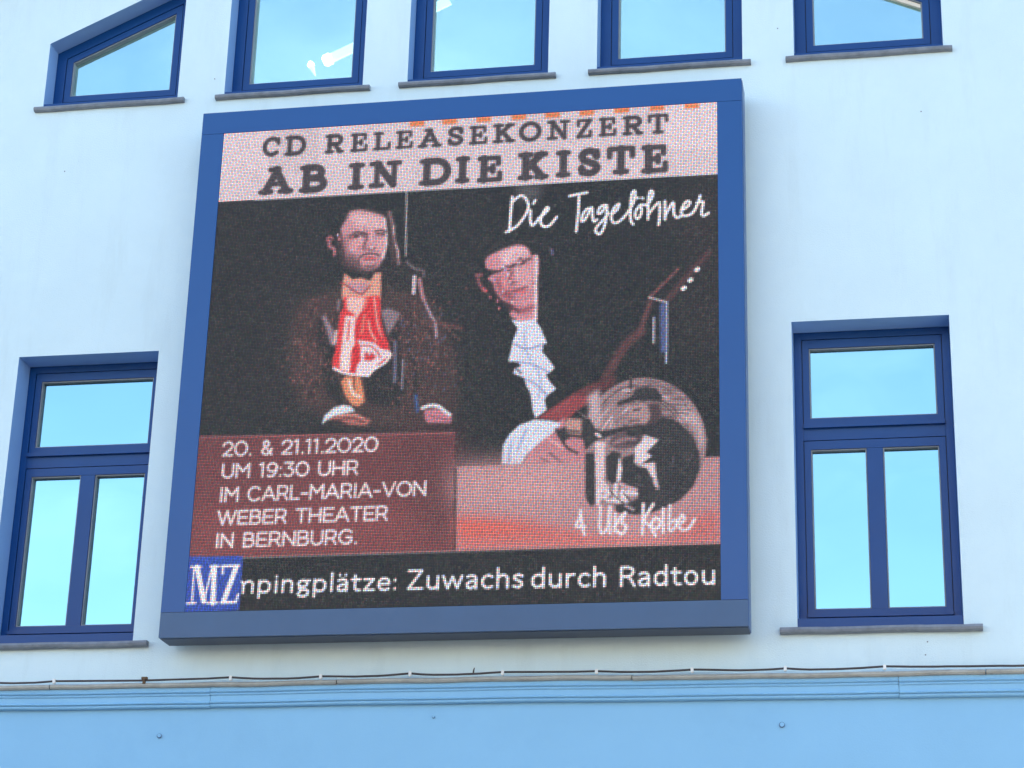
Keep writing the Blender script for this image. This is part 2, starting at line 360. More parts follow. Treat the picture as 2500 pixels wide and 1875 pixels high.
# ceiling lamps inside the upper rooms
def lamp(name, x0, x1, y, zoff, label):
    t = empty(name, ((x0 + x1) / 2, y, 0)); tag(t, label, 'lamp')
    z0, z1 = zoff, zoff + SL * (x1 - x0)
    loc = Vector(t.location)
    bm = bmesh.new(); d = Vector((x1 - x0, 0, z1 - z0)).normalized()
    a, b = Vector((x0, y, z0)) - loc, Vector((x1, y, z1)) - loc
    tube(bm, [a + d * 0.05, b], 0.038, 10); done(bm, 'tube', M['tube'], t)
    bm = bmesh.new(); tube(bm, [a - d * 0.02, a, a + d * 0.048], [0.03, 0.046, 0.046], 12); done(bm, 'end_cap', M['tube_end'], t)
    ld = bpy.data.lights.new('lamp_glow', 'POINT'); ld.energy = 40; ld.shadow_soft_size = 0.25; ld.color = (0.95, 0.98, 1.0)
    lo = bpy.data.objects.new('lamp_glow', ld); COL.objects.link(lo); lo.parent = t; lo.location = (0.6, 2.2, z0 - 0.9)
    return t
lamp('ceiling_lamp', -4.275, -3.72, 1.0, 9.675, 'long lit tube lamp rising to the right behind the second upper window')
lamp('ceiling_lamp', -3.70, -3.33, 1.0, 9.95, 'lit tube lamp cut by the top of the picture in the middle upper window')
t = empty('spot_lamp', (-4.39, 1.0, 9.655)); tag(t, 'small cone shaped spot lamp left of the tube lamp behind the glass', 'lamp')
bm = bmesh.new(); tube(bm, [(-0.006, 0, 0.022), (0, 0, 0.0), (0.008, 0, -0.02)], [0.012, 0.028, 0.024], 10); done(bm, 'bulb', M['tube_end'], t)
bm = bmesh.new(); tube(bm, [(0.010, 0, -0.024), (0.045, 0, -0.105)], [0.022, 0.004], 10); done(bm, 'shade', M['tube'], t)

# ------------------------------------------------------------------ added sunlit house, out of view, shaped to put a grey gleam on the screen frame
opp = empty('added_town_house', (-3, -28, 0)); tag(opp, 'added unseen long pale plastered town house across the square, in full sun', 'house')
bm = bmesh.new(); box(bm, -26, 26, -9.9, -0.1, 0, 6.6); done(bm, 'ground_floor', mat('dark_brick', (0.12, 0.075, 0.06), 0.9, var=0.3, vscale=12), opp)  # lower floor of the added house, kept dark to limit bounce under the screen
bm = bmesh.new(); box(bm, -26, 26, -10, 0, 6.6, 12.0); done(bm, 'wall', mat('pale_plaster', (0.62, 0.55, 0.42), 0.9, var=0.08), opp)
bm = bmesh.new(); v = [bm.verts.new(p) for p in ((-26.4, 0.5, 12.0), (26.4, 0.5, 12.0), (26.4, -5, 13.4), (-26.4, -5, 13.4), (-26.4, -10.5, 12.0), (26.4, -10.5, 12.0))]
bm.faces.new((v[0], v[1], v[2], v[3])); bm.faces.new((v[3], v[2], v[5], v[4])); bm.faces.new((v[0], v[3], v[4])); bm.faces.new((v[1], v[5], v[2])); bm.faces.new((v[0], v[4], v[5], v[1])); done(bm, 'roof', M['roof'], opp)
for i in range(14):
    for z in (1.2, 4.9, 8.5):
        bm = bmesh.new(); box(bm, -24 + i * 3.7 - 0.55, -24 + i * 3.7 + 0.55, -0.05, 0.03, z, z + 1.9); done(bm, 'window', M['seal'], opp)

# ------------------------------------------------------------------ the cable and its clips
clips = [(-5.492, 4.676), (-4.312, 4.680), (-3.723, 4.678), (-3.149, 4.686), (-2.562, 4.684), (-1.978, 4.680), (-1.391, 4.681), (-0.828, 4.678), (-0.238, 4.679)]
pts = []; cx = [XL + 0.1] + [-6.6, -6.05] + [c[0] for c in clips] + [0.36, 1.0, 1.7, 2.6]
cz = [4.676] * 3 + [c[1] for c in clips] + [4.672] * 4
for i in range(len(cx) - 1):
    sag = random.choice((0.002, 0.005, 0.009, 0.012)); sk = random.uniform(0.7, 1.5)
    for k in range(8):
        f = k / 8; x = cx[i] + (cx[i + 1] - cx[i]) * f
        pts.append((x, -0.058 + 0.004 * math.sin(x * 3), cz[i] + (cz[i + 1] - cz[i]) * f - sag * 4 * (f ** sk) * (1 - f ** sk) + random.uniform(-0.0008, 0.0008)))
pts.append((cx[-1], -0.058, cz[-1]))
bm = bmesh.new(); tube(bm, pts, 0.0068, 8)
tag(done(bm, 'cable', M['cable'], smooth=True), 'thin black cable running along the top of the cornice', 'cable')
order = ['nearest the left edge of the picture', 'left of the screen middle, second white one', 'third white one from the left', 'fourth white one from the left', 'fifth white one from the left, under the screen',
         'sixth white one from the left, under the screen', 'just left of the right screen corner', 'under the left jamb of the right window', 'nearest the right edge of the picture']
proto = None
for (x, z), lb in zip(clips, order):
    if proto is None:
        bm = bmesh.new(); box(bm, -0.009, 0.009, -0.012, 0.012, -0.020, 0.011)
        bmesh.ops.bevel(bm, geom=list(bm.edges), offset=0.003, segments=2, affect='EDGES')
        o = proto = done(bm, 'cable_clip', M['clip'])
    else:
        o = proto.copy(); COL.objects.link(o)
    o.location = (x, -0.061 + random.uniform(-0.002, 0.002), z + random.uniform(-0.002, 0.002)); o.rotation_euler = (0, R(random.uniform(-6, 6)), 0)
    tag(o, 'small white clip on the black cable, ' + lb, 'cable clip', 'white clips holding the cable')
bm = bmesh.new(); box(bm, -0.018, 0.018, -0.012, 0.012, -0.005, 0.010); box(bm, -0.008, 0.008, -0.014, 0.006, -0.035, -0.006)
o = done(bm, 'cable_bracket', M['rust'], bevel=0.002); o.location = (-4.884, -0.060, 4.680)
tag(o, 'rusty brown bracket on the cable below the left corner of the screen', 'bracket')
bm = bmesh.new(); tube(bm, [(0, 0, 0), (0.002, 0, 0.02), (0.006, -0.002, 0.034)], [0.006, 0.005, 0.003], 7)
o = done(bm, 'wire_stub', M['cable']); o.location = (-2.75, -0.05, 4.682); tag(o, 'short dark wire end sticking up from the cable under the screen', 'wire')

# ------------------------------------------------------------------ the LED screen
SX0, SX1, SZ0, SZ1, SY = -4.737, -1.032, 4.891, 8.595, -0.270
DX0, DX1, DZ0, DZ1 = -4.578, -1.194, 5.057, 8.432
screen = empty('advertising_screen', ((SX0 + SX1) / 2, 0, SZ0))
tag(screen, 'square LED screen in a blue frame showing a concert poster on the white wall', 'screen')
def spart(o): o.parent = screen; o.matrix_parent_inverse = Matrix.Translation(-Vector(screen.location)); return o
bm = bmesh.new(); box(bm, SX0 + 0.004, SX1 - 0.004, SY + 0.024, -0.072, SZ0 + 0.004, SZ1 - 0.004); spart(done(bm, 'cabinet', M['cabinet'], bevel=0.002))
g = 0.0025
for rx in (-4.45, -3.3, -2.45, -1.33):
    bm = bmesh.new(); box(bm, rx - 0.03, rx + 0.03, -0.0715, 0.004, SZ0 + 0.18, SZ1 - 0.18); spart(done(bm, 'mounting_rail', M['cabinet']))
def bar(name, x0, x1, z0, z1, m='panel'):
    bm = bmesh.new(); box(bm, x0, x1, SY, SY + 0.0235, z0, z1); return spart(done(bm, name, M[m], bevel=0.0015))
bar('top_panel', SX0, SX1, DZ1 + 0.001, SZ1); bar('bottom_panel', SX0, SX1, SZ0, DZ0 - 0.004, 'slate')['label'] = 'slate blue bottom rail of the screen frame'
bar('side_panel', SX0, DX0 - 0.001, DZ0 - 0.004 + g, DZ1 + 0.001 - g); bar('side_panel', DX1 + 0.001, SX1, DZ0 - 0.004 + g, DZ1 + 0.001 - g)
bm = bmesh.new(); box(bm, SX0 + 0.003, SX1 - 0.003, SY + 0.0245, -0.070, SZ0 - 0.003, SZ0 + 0.0035); spart(done(bm, 'base_plate', M['cabinet']))
bm = bmesh.new(); box(bm, SX1 - 0.0035, SX1 + 0.003, SY + 0.0245, -0.070, SZ0 + 0.004, SZ1 - 0.003); spart(done(bm, 'side_plate', M['panel']))
bm = bmesh.new(); box(bm, SX0 - 0.003, SX0 + 0.0035, SY + 0.0245, -0.070, SZ0 + 0.004, SZ1 - 0.003); spart(done(bm, 'side_plate', M['panel']))

# --- what the screen shows, drawn into a matrix of N x N lamps
N, SS = 320, 3
W = N * SS
img = np.zeros((W, W, 3), np.float32)
def lin(h):
    c = np.array([int(h[i:i + 2], 16) / 255 for i in (1, 3, 5)]); return np.where(c <= 0.04045, c / 12.92, ((c + 0.055) / 1.055) ** 2.4).astype(np.float32)
def blur(a, s):
    if s < 0.3: return a
    r = int(3 * s) + 1; k = np.exp(-0.5 * (np.arange(-r, r + 1) / s) ** 2); k /= k.sum()
    for ax in (0, 1): a = np.apply_along_axis(lambda v: np.convolve(v, k, 'same'), ax, a)
    return a
def window(pts, pad):
    p = np.array(pts, float) * SS
    x0, y0 = np.floor(p.min(0) - pad).astype(int); x1, y1 = np.ceil(p.max(0) + pad).astype(int)
    x0, y0 = max(x0, 0), max(y0, 0); x1, y1 = min(x1, W), min(y1, W)
    if x1 <= x0 or y1 <= y0: return None
    yy, xx = np.mgrid[y0:y1, x0:x1]; return p, x0, y0, x1, y1, xx + 0.5, yy + 0.5
def comp(mask, x0, y0, x1, y1, col):
    s = img[y0:y1, x0:x1]; s += (lin(col)[None, None] - s) * np.clip(mask, 0, 1)[:, :, None]
def fill_mask(p, xx, yy):
    m = np.zeros(xx.shape, bool)
    for i in range(len(p)):
        (ax, ay), (bx, by) = p[i - 1], p[i]
        if ay == by: continue
        c = (ay > yy) != (by > yy); m ^= c & (xx < (bx - ax) * (yy - ay) / (by - ay) + ax)
    return m
def poly(col, soft, pts):
    w = window(pts, soft * SS * 3 + 2)
    if w is None: return
    p, x0, y0, x1, y1, xx, yy = w
    comp(blur(fill_mask(p, xx, yy).astype(np.float32), soft * SS), x0, y0, x1, y1, col)
def stroke_mask(p, xx, yy, r):
    d = np.full(xx.shape, 1e9)
    for i in range(1, len(p)):
        (ax, ay), (bx, by) = p[i - 1], p[i]; ex, ey = bx - ax, by - ay; L = ex * ex + ey * ey + 1e-9
        t = np.clip(((xx - ax) * ex + (yy - ay) * ey) / L, 0, 1); d = np.minimum(d, np.hypot(xx - ax - t * ex, yy - ay - t * ey))
    return np.clip(r - d + 0.5, 0, 1)
def smooth_pts(p):
    if len(p) < 3: return p
    out = [p[0]]; q = np.array(p, float)
    for i in range(len(q) - 1):
        a = q[max(i - 1, 0)]; b = q[i]; c = q[i + 1]; d = q[min(i + 2, len(q) - 1)]
        for t in (0.25, 0.5, 0.75, 1.0): out.append(tuple(0.5 * (2 * b + (c - a) * t + (2 * a - 5 * b + 4 * c - d) * t * t + (3 * b - a - 3 * c + d) * t ** 3)))
    return out
def stroke(col, width, soft, pts, curve=False):
    if curve: pts = smooth_pts(pts)
    w = window(pts, width * SS + soft * SS * 3 + 2)
    if w is None: return
    p, x0, y0, x1, y1, xx, yy = w
    comp(blur(stroke_mask(p, xx, yy, width * SS / 2).astype(np.float32), soft * SS), x0, y0, x1, y1, col)
def arc(cx, cy, rx, ry, a0, a1, n=16): return [(cx + rx * math.cos(R(a0 + (a1 - a0) * i / n)), cy + ry * math.sin(R(a0 + (a1 - a0) * i / n))) for i in range(n + 1)]

# slab capitals: (strokes thick, strokes thin), y down, unit box
SLAB = {
 'C': ([arc(.52, .5, .46, .5, -48, -312, 20)], [[(.92, .02), (.92, .34)]]),
 'D': ([[(.2, 0), (.2, 1)], [(.2, 0), (.55, 0)] + arc(.55, .5, .45, .5, -90, 90) + [(.2, 1)]], [[(0, 0), (.3, 0)], [(0, 1), (.3, 1)]]),
 'R': ([[(.2, 0), (.2, 1)], [(.2, 0), (.58, 0)] + arc(.58, .26, .3, .26, -90, 90) + [(.2, .52)], [(.5, .52), (.84, 1)]], [[(0, 0), (.3, 0)], [(0, 1), (.4, 1)], [(.72, 1), (1, 1)]]),
 'E': ([[(.22, 0), (.22, 1)]], [[(0, 0), (.92, 0), (.92, .28)], [(.22, .5), (.66, .5)], [(.66, .36), (.66, .64)], [(0, 1), (1, 1), (1, .7)]]),
 'L': ([[(.25, 0), (.25, 1)]], [[(0, 0), (.52, 0)], [(0, 1), (1, 1), (1, .66)]]),
 'A': ([[(.46, 0), (.86, 1)], [(.52, 0), (.14, 1)]], [[(.28, 0), (.54, 0)], [(.26, .66), (.72, .66)], [(0, 1), (.34, 1)], [(.64, 1), (1, 1)]]),
 'S': ([[(.86, .24)] + arc(.5, .25, .38, .25, -20, -180, 10) + [(.2, .4), (.5, .5), (.82, .62)] + arc(.5, .75, .4, .25, 0, 170, 10)], [[(.9, .02), (.9, .3)], [(.1, .7), (.1, .98)]]),
 'K': ([[(.2, 0), (.2, 1)], [(.26, .58), (.8, 0)], [(.42, .42), (.84, 1)]], [[(0, 0), (.4, 0)], [(0, 1), (.4, 1)], [(.62, 0), (.96, 0)], [(.64, 1), (1, 1)]]),
 'O': ([arc(.5, .5, .5, .5, 0, 360, 28)], []),
 'N': ([[(.2, 0), (.8, 1)]], [[(.2, 0), (.2, 1)], [(.82, 0), (.82, 1)], [(0, 0), (.3, 0)], [(0, 1), (.4, 1)], [(.62, 0), (1, 0)]]),
 'Z': ([[(.9, 0), (.1, 1)]], [[(.08, .3), (.08, 0), (.94, 0)], [(.06, 1), (.94, 1), (.94, .68)]]),
 'T': ([[(.5, 0), (.5, 1)]], [[(0, .34), (0, 0), (1, 0), (1, .34)], [(.26, 1), (.74, 1)]]),
 'B': ([[(.2, 0), (.2, 1)], [(.2, 0), (.56, 0)] + arc(.56, .24, .28, .24, -90, 90, 10) + [(.2, .48)], [(.5, .48)] + arc(.6, .74, .36, .26, -90, 90, 10) + [(.2, 1)]], [[(0, 0), (.3, 0)], [(0, 1), (.3, 1)]]),
 'I': ([[(.5, 0), (.5, 1)]], [[(.02, 0), (.98, 0)], [(.02, 1), (.98, 1)]]),
}
def slab(ch, b, w):
    x0, y0, x1, y1 = b; h = y1 - y0; tk, tn = w * h, w * h * 0.74
    for lst, t in zip(SLAB[ch], (tk, tn)):
        for s in lst:
            pts = [(x0 + tn / 2 + x * (x1 - x0 - tn), y0 + tn / 2 + y * (h - tn)) for x, y in s]
            stroke('#3a3337', t, 0.3, pts)
# thin capitals, y up, width of each, height 1
THIN = {
 '2': (.62, [arc(.31, .72, .28, .27, 200, -10, 12)[::1] and [(.03, .74)] + [(x, 1.44 - y) for x, y in arc(.31, .72, .28, .27, 180, 370, 12)] + [(.5, .48), (.03, .02), (.6, .02)]]),
 '0': (.78, [arc(.39, .5, .37, .5, 0, 360, 26)]), '.': (.14, [[(.07, .0), (.07, .05)]]),
 '1': (.34, [[(.02, .9), (.2, 1), (.2, 0)]]), '9': (.62, [arc(.31, .68, .28, .31, 0, 360, 20), [(.59, .68), (.56, .35), (.42, .06), (.2, .0), (.06, .06)]]),
 '3': (.6, [[(.04, 1), (.54, 1), (.27, .6), (.44, .56), (.56, .42), (.57, .24), (.44, .04), (.24, 0), (.04, .12)]]),
 ':': (.16, [[(.08, .02), (.08, .07)], [(.08, .58), (.08, .63)]]),
 '&': (.7, [[(.66, .42), (.58, .16), (.36, 0), (.14, .06), (.06, .26), (.18, .46), (.44, .66), (.46, .88), (.3, 1), (.14, .9), (.16, .7), (.66, .0)]]),
 'U': (.72, [[(.04, 1), (.04, .34)] + [(x, .68 - y) for x, y in arc(.36, .34, .32, .34, 180, 0, 12)] + [(.68, 1)]]),
 'M': (.86, [[(.05, 0), (.05, 1), (.43, .42), (.81, 1), (.81, 0)]]), 'H': (.74, [[(.05, 0), (.05, 1)], [(.69, 0), (.69, 1)], [(.05, .5), (.69, .5)]]),
 'R': (.68, [[(.05, 0), (.05, 1), (.42, 1), (.58, .92), (.62, .72), (.56, .5), (.42, .42), (.05, .42)], [(.42, .42), (.64, 0)]]),
 'I': (.16, [[(.08, 0), (.08, 1)]]), 'C': (.78, [arc(.42, .5, .39, .5, 42, 318, 22)]),
 'A': (.8, [[(.01, 0), (.4, 1), (.79, 0)], [(.14, .32), (.66, .32)]]), 'L': (.54, [[(.05, 1), (.05, .02), (.53, .02)]]),
 '-': (.42, [[(.04, .4), (.38, .4)]]), 'V': (.76, [[(.01, 1), (.38, 0), (.75, 1)]]), 'O': (.86, [arc(.43, .5, .41, .5, 0, 360, 28)]),
 'N': (.76, [[(.05, 0), (.05, 1), (.71, 0), (.71, 1)]]), 'W': (1.1, [[(.01, 1), (.29, 0), (.55, 1), (.81, 0), (1.09, 1)]]),
 'E': (.62, [[(.6, .98), (.05, .98), (.05, .02), (.61, .02)], [(.05, .5), (.54, .5)]]), 'T': (.66, [[(.01, .98), (.65, .98)], [(.33, .98), (.33, 0)]]),
 'B': (.68, [[(.05, 0), (.05, 1), (.42, 1), (.57, .9), (.57, .64), (.42, .53), (.05, .53)], [(.42, .53), (.62, .43), (.63, .13), (.46, 0), (.05, 0)]]),
 'G': (.82, [arc(.43, .5, .4, .5, 42, 318, 20) + [(.74, .14), (.74, .46), (.46, .46)]]), ' ': (.34, []),
}
NEWS = {
 'm': (.86, [[(.08, 0), (.08, .68)], [(.08, .5), (.18, .64), (.32, .66), (.42, .54), (.42, 0)], [(.42, .5), (.54, .64), (.68, .66), (.78, .54), (.78, 0)]]),
 'n': (.52, [[(.08, 0), (.08, .68)], [(.08, .5), (.2, .65), (.34, .66), (.44, .54), (.44, 0)]]),
 'p': (.56, [[(.08, -.28), (.08, .68)], [(.08, .5), (.2, .65), (.36, .64), (.48, .5), (.48, .2), (.38, .04), (.2, .02), (.08, .16)]]),
 'i': (.16, [[(.08, 0), (.08, .66)], [(.08, .88), (.08, .92)]]),
 'g': (.52, [arc(.24, .47, .17, .18, 0, 360, 14), [(.12, .32), (.1, .2), (.2, .14), (.38, .12), (.46, .02), (.44, -.16), (.3, -.26), (.12, -.22), (.07, -.1), (.18, .1)], [(.36, .62), (.5, .64)]]),
 'l': (.16, [[(.08, 0), (.08, 1.02)]]),
 'a': (.48, [[(.08, .6), (.22, .67), (.36, .62), (.4, .5), (.4, 0)], [(.4, .38), (.2, .36), (.07, .24), (.09, .06), (.22, 0), (.4, .14)]]),
 '\u00e4': (.48, [[(.08, .6), (.22, .67), (.36, .62), (.4, .5), (.4, 0)], [(.4, .38), (.2, .36), (.07, .24), (.09, .06), (.22, 0), (.4, .14)], [(.13, .9), (.13, .93)], [(.35, .9), (.35, .93)]]),
 't': (.36, [[(.14, .86), (.14, .14), (.22, .02), (.34, .03)], [(.02, .64), (.34, .64)]]),
 'z': (.44, [[(.04, .64), (.4, .64), (.04, .03), (.42, .03)]]),
 'e': (.5, [[(.07, .36), (.45, .36), (.44, .54), (.34, .66), (.18, .66), (.07, .5), (.06, .22), (.16, .04), (.3, .01), (.44, .08)]]),
 ':': (.16, [[(.08, .06), (.08, .1)], [(.08, .54), (.08, .58)]]), 'Z': (.6, [[(.05, .97), (.54, .97), (.05, .03), (.56, .03)]]),
 'u': (.52, [[(.08, .66), (.08, .16), (.18, .02), (.32, .03), (.44, .16)], [(.44, .66), (.44, 0)]]),
 'w': (.74, [[(.02, .66), (.19, .02), (.37, .62), (.55, .02), (.72, .66)]]),
 'c': (.44, [[(.42, .58), (.28, .67), (.14, .6), (.06, .42), (.07, .2), (.18, .03), (.3, .01), (.42, .08)]]),
 'h': (.52, [[(.08, 0), (.08, 1.02)], [(.08, .5), (.2, .65), (.34, .66), (.44, .54), (.44, 0)]]),
 's': (.42, [[(.36, .6), (.22, .67), (.08, .6), (.08, .46), (.2, .37), (.34, .28), (.36, .14), (.24, .01), (.05, .07)]]),
 'd': (.54, [[(.46, 0), (.46, 1.02)], [(.46, .52), (.34, .66), (.18, .64), (.07, .48), (.07, .18), (.18, .02), (.34, .04), (.46, .18)]]),
 'r': (.36, [[(.08, 0), (.08, .66)], [(.08, .46), (.18, .62), (.34, .65)]]),
 'R': (.58, [[(.08, 0), (.08, .97), (.34, .97), (.5, .88), (.52, .7), (.44, .54), (.3, .49), (.08, .49)], [(.3, .49), (.42, .36), (.56, 0)]]),
 'o': (.54, [arc(.27, .34, .21, .33, 0, 360, 18)]),
}
def thin(s, a, b, h, col, w, F=None, gap=0.13, k=1.35, soft=0.22):
    F = F or THIN
    total = sum(F[c][0] for c in s) + gap * (len(s) - 1)
    ex = ((b[0] - a[0]) / total, (b[1] - a[1]) / total); pen = 0.0; ww = w * 750 / 2183 / 3.78
    for c in s:
        cw, st = F[c]
        for q in st: stroke(col, ww * k, soft, [(a[0] + (pen + x) * ex[0], a[1] + (pen + x) * ex[1] - y * h) for x, y in q])
        pen += cw + gap
def sans(s, a, b, h, col): thin(s, a, b, h, col, 1.0, NEWS, 0.10, h * 0.122 * 2183 * 3.78 / 750, 0.2)
def specks(x0, y0, x1, y1, seed, n, cols, rmax):
    # single lamps that glow a little inside dark cloth
    g = np.random.default_rng(seed)
    for _ in range(n):
        u, v = g.normal(0, 0.42), g.normal(0, 0.42)
        x, y = (x0 + x1) / 2 + u * (x1 - x0) / 1.6, (y0 + y1) / 2 + v * (y1 - y0) / 1.6
        if x0 - 4 < x < x1 + 4 and y0 < y < y1: stroke(cols[int(g.integers(len(cols)))], g.uniform(0.8, rmax), 0.25, [(x, y - 0.5), (x, y + 0.5)])
def hatch(cx, cy, rx, ry, seed, n, cols, region):
    # engraved strokes of the round print, following the ring
    g = np.random.default_rng(seed)
    for _ in range(n):
        t = g.uniform(*region); q = g.uniform(0.35, 0.98); L = g.uniform(0.06, 0.22); dr = g.uniform(-0.03, 0.03)
        pts = [(cx + rx * (q + dr * u) * math.cos(t + L * u), cy + ry * (q + dr * u) * math.sin(t + L * u)) for u in (-1, 0, 1)]
        stroke(cols[int(g.integers(len(cols)))], g.uniform(0.5, 1.1), 0.2, pts, curve=True)
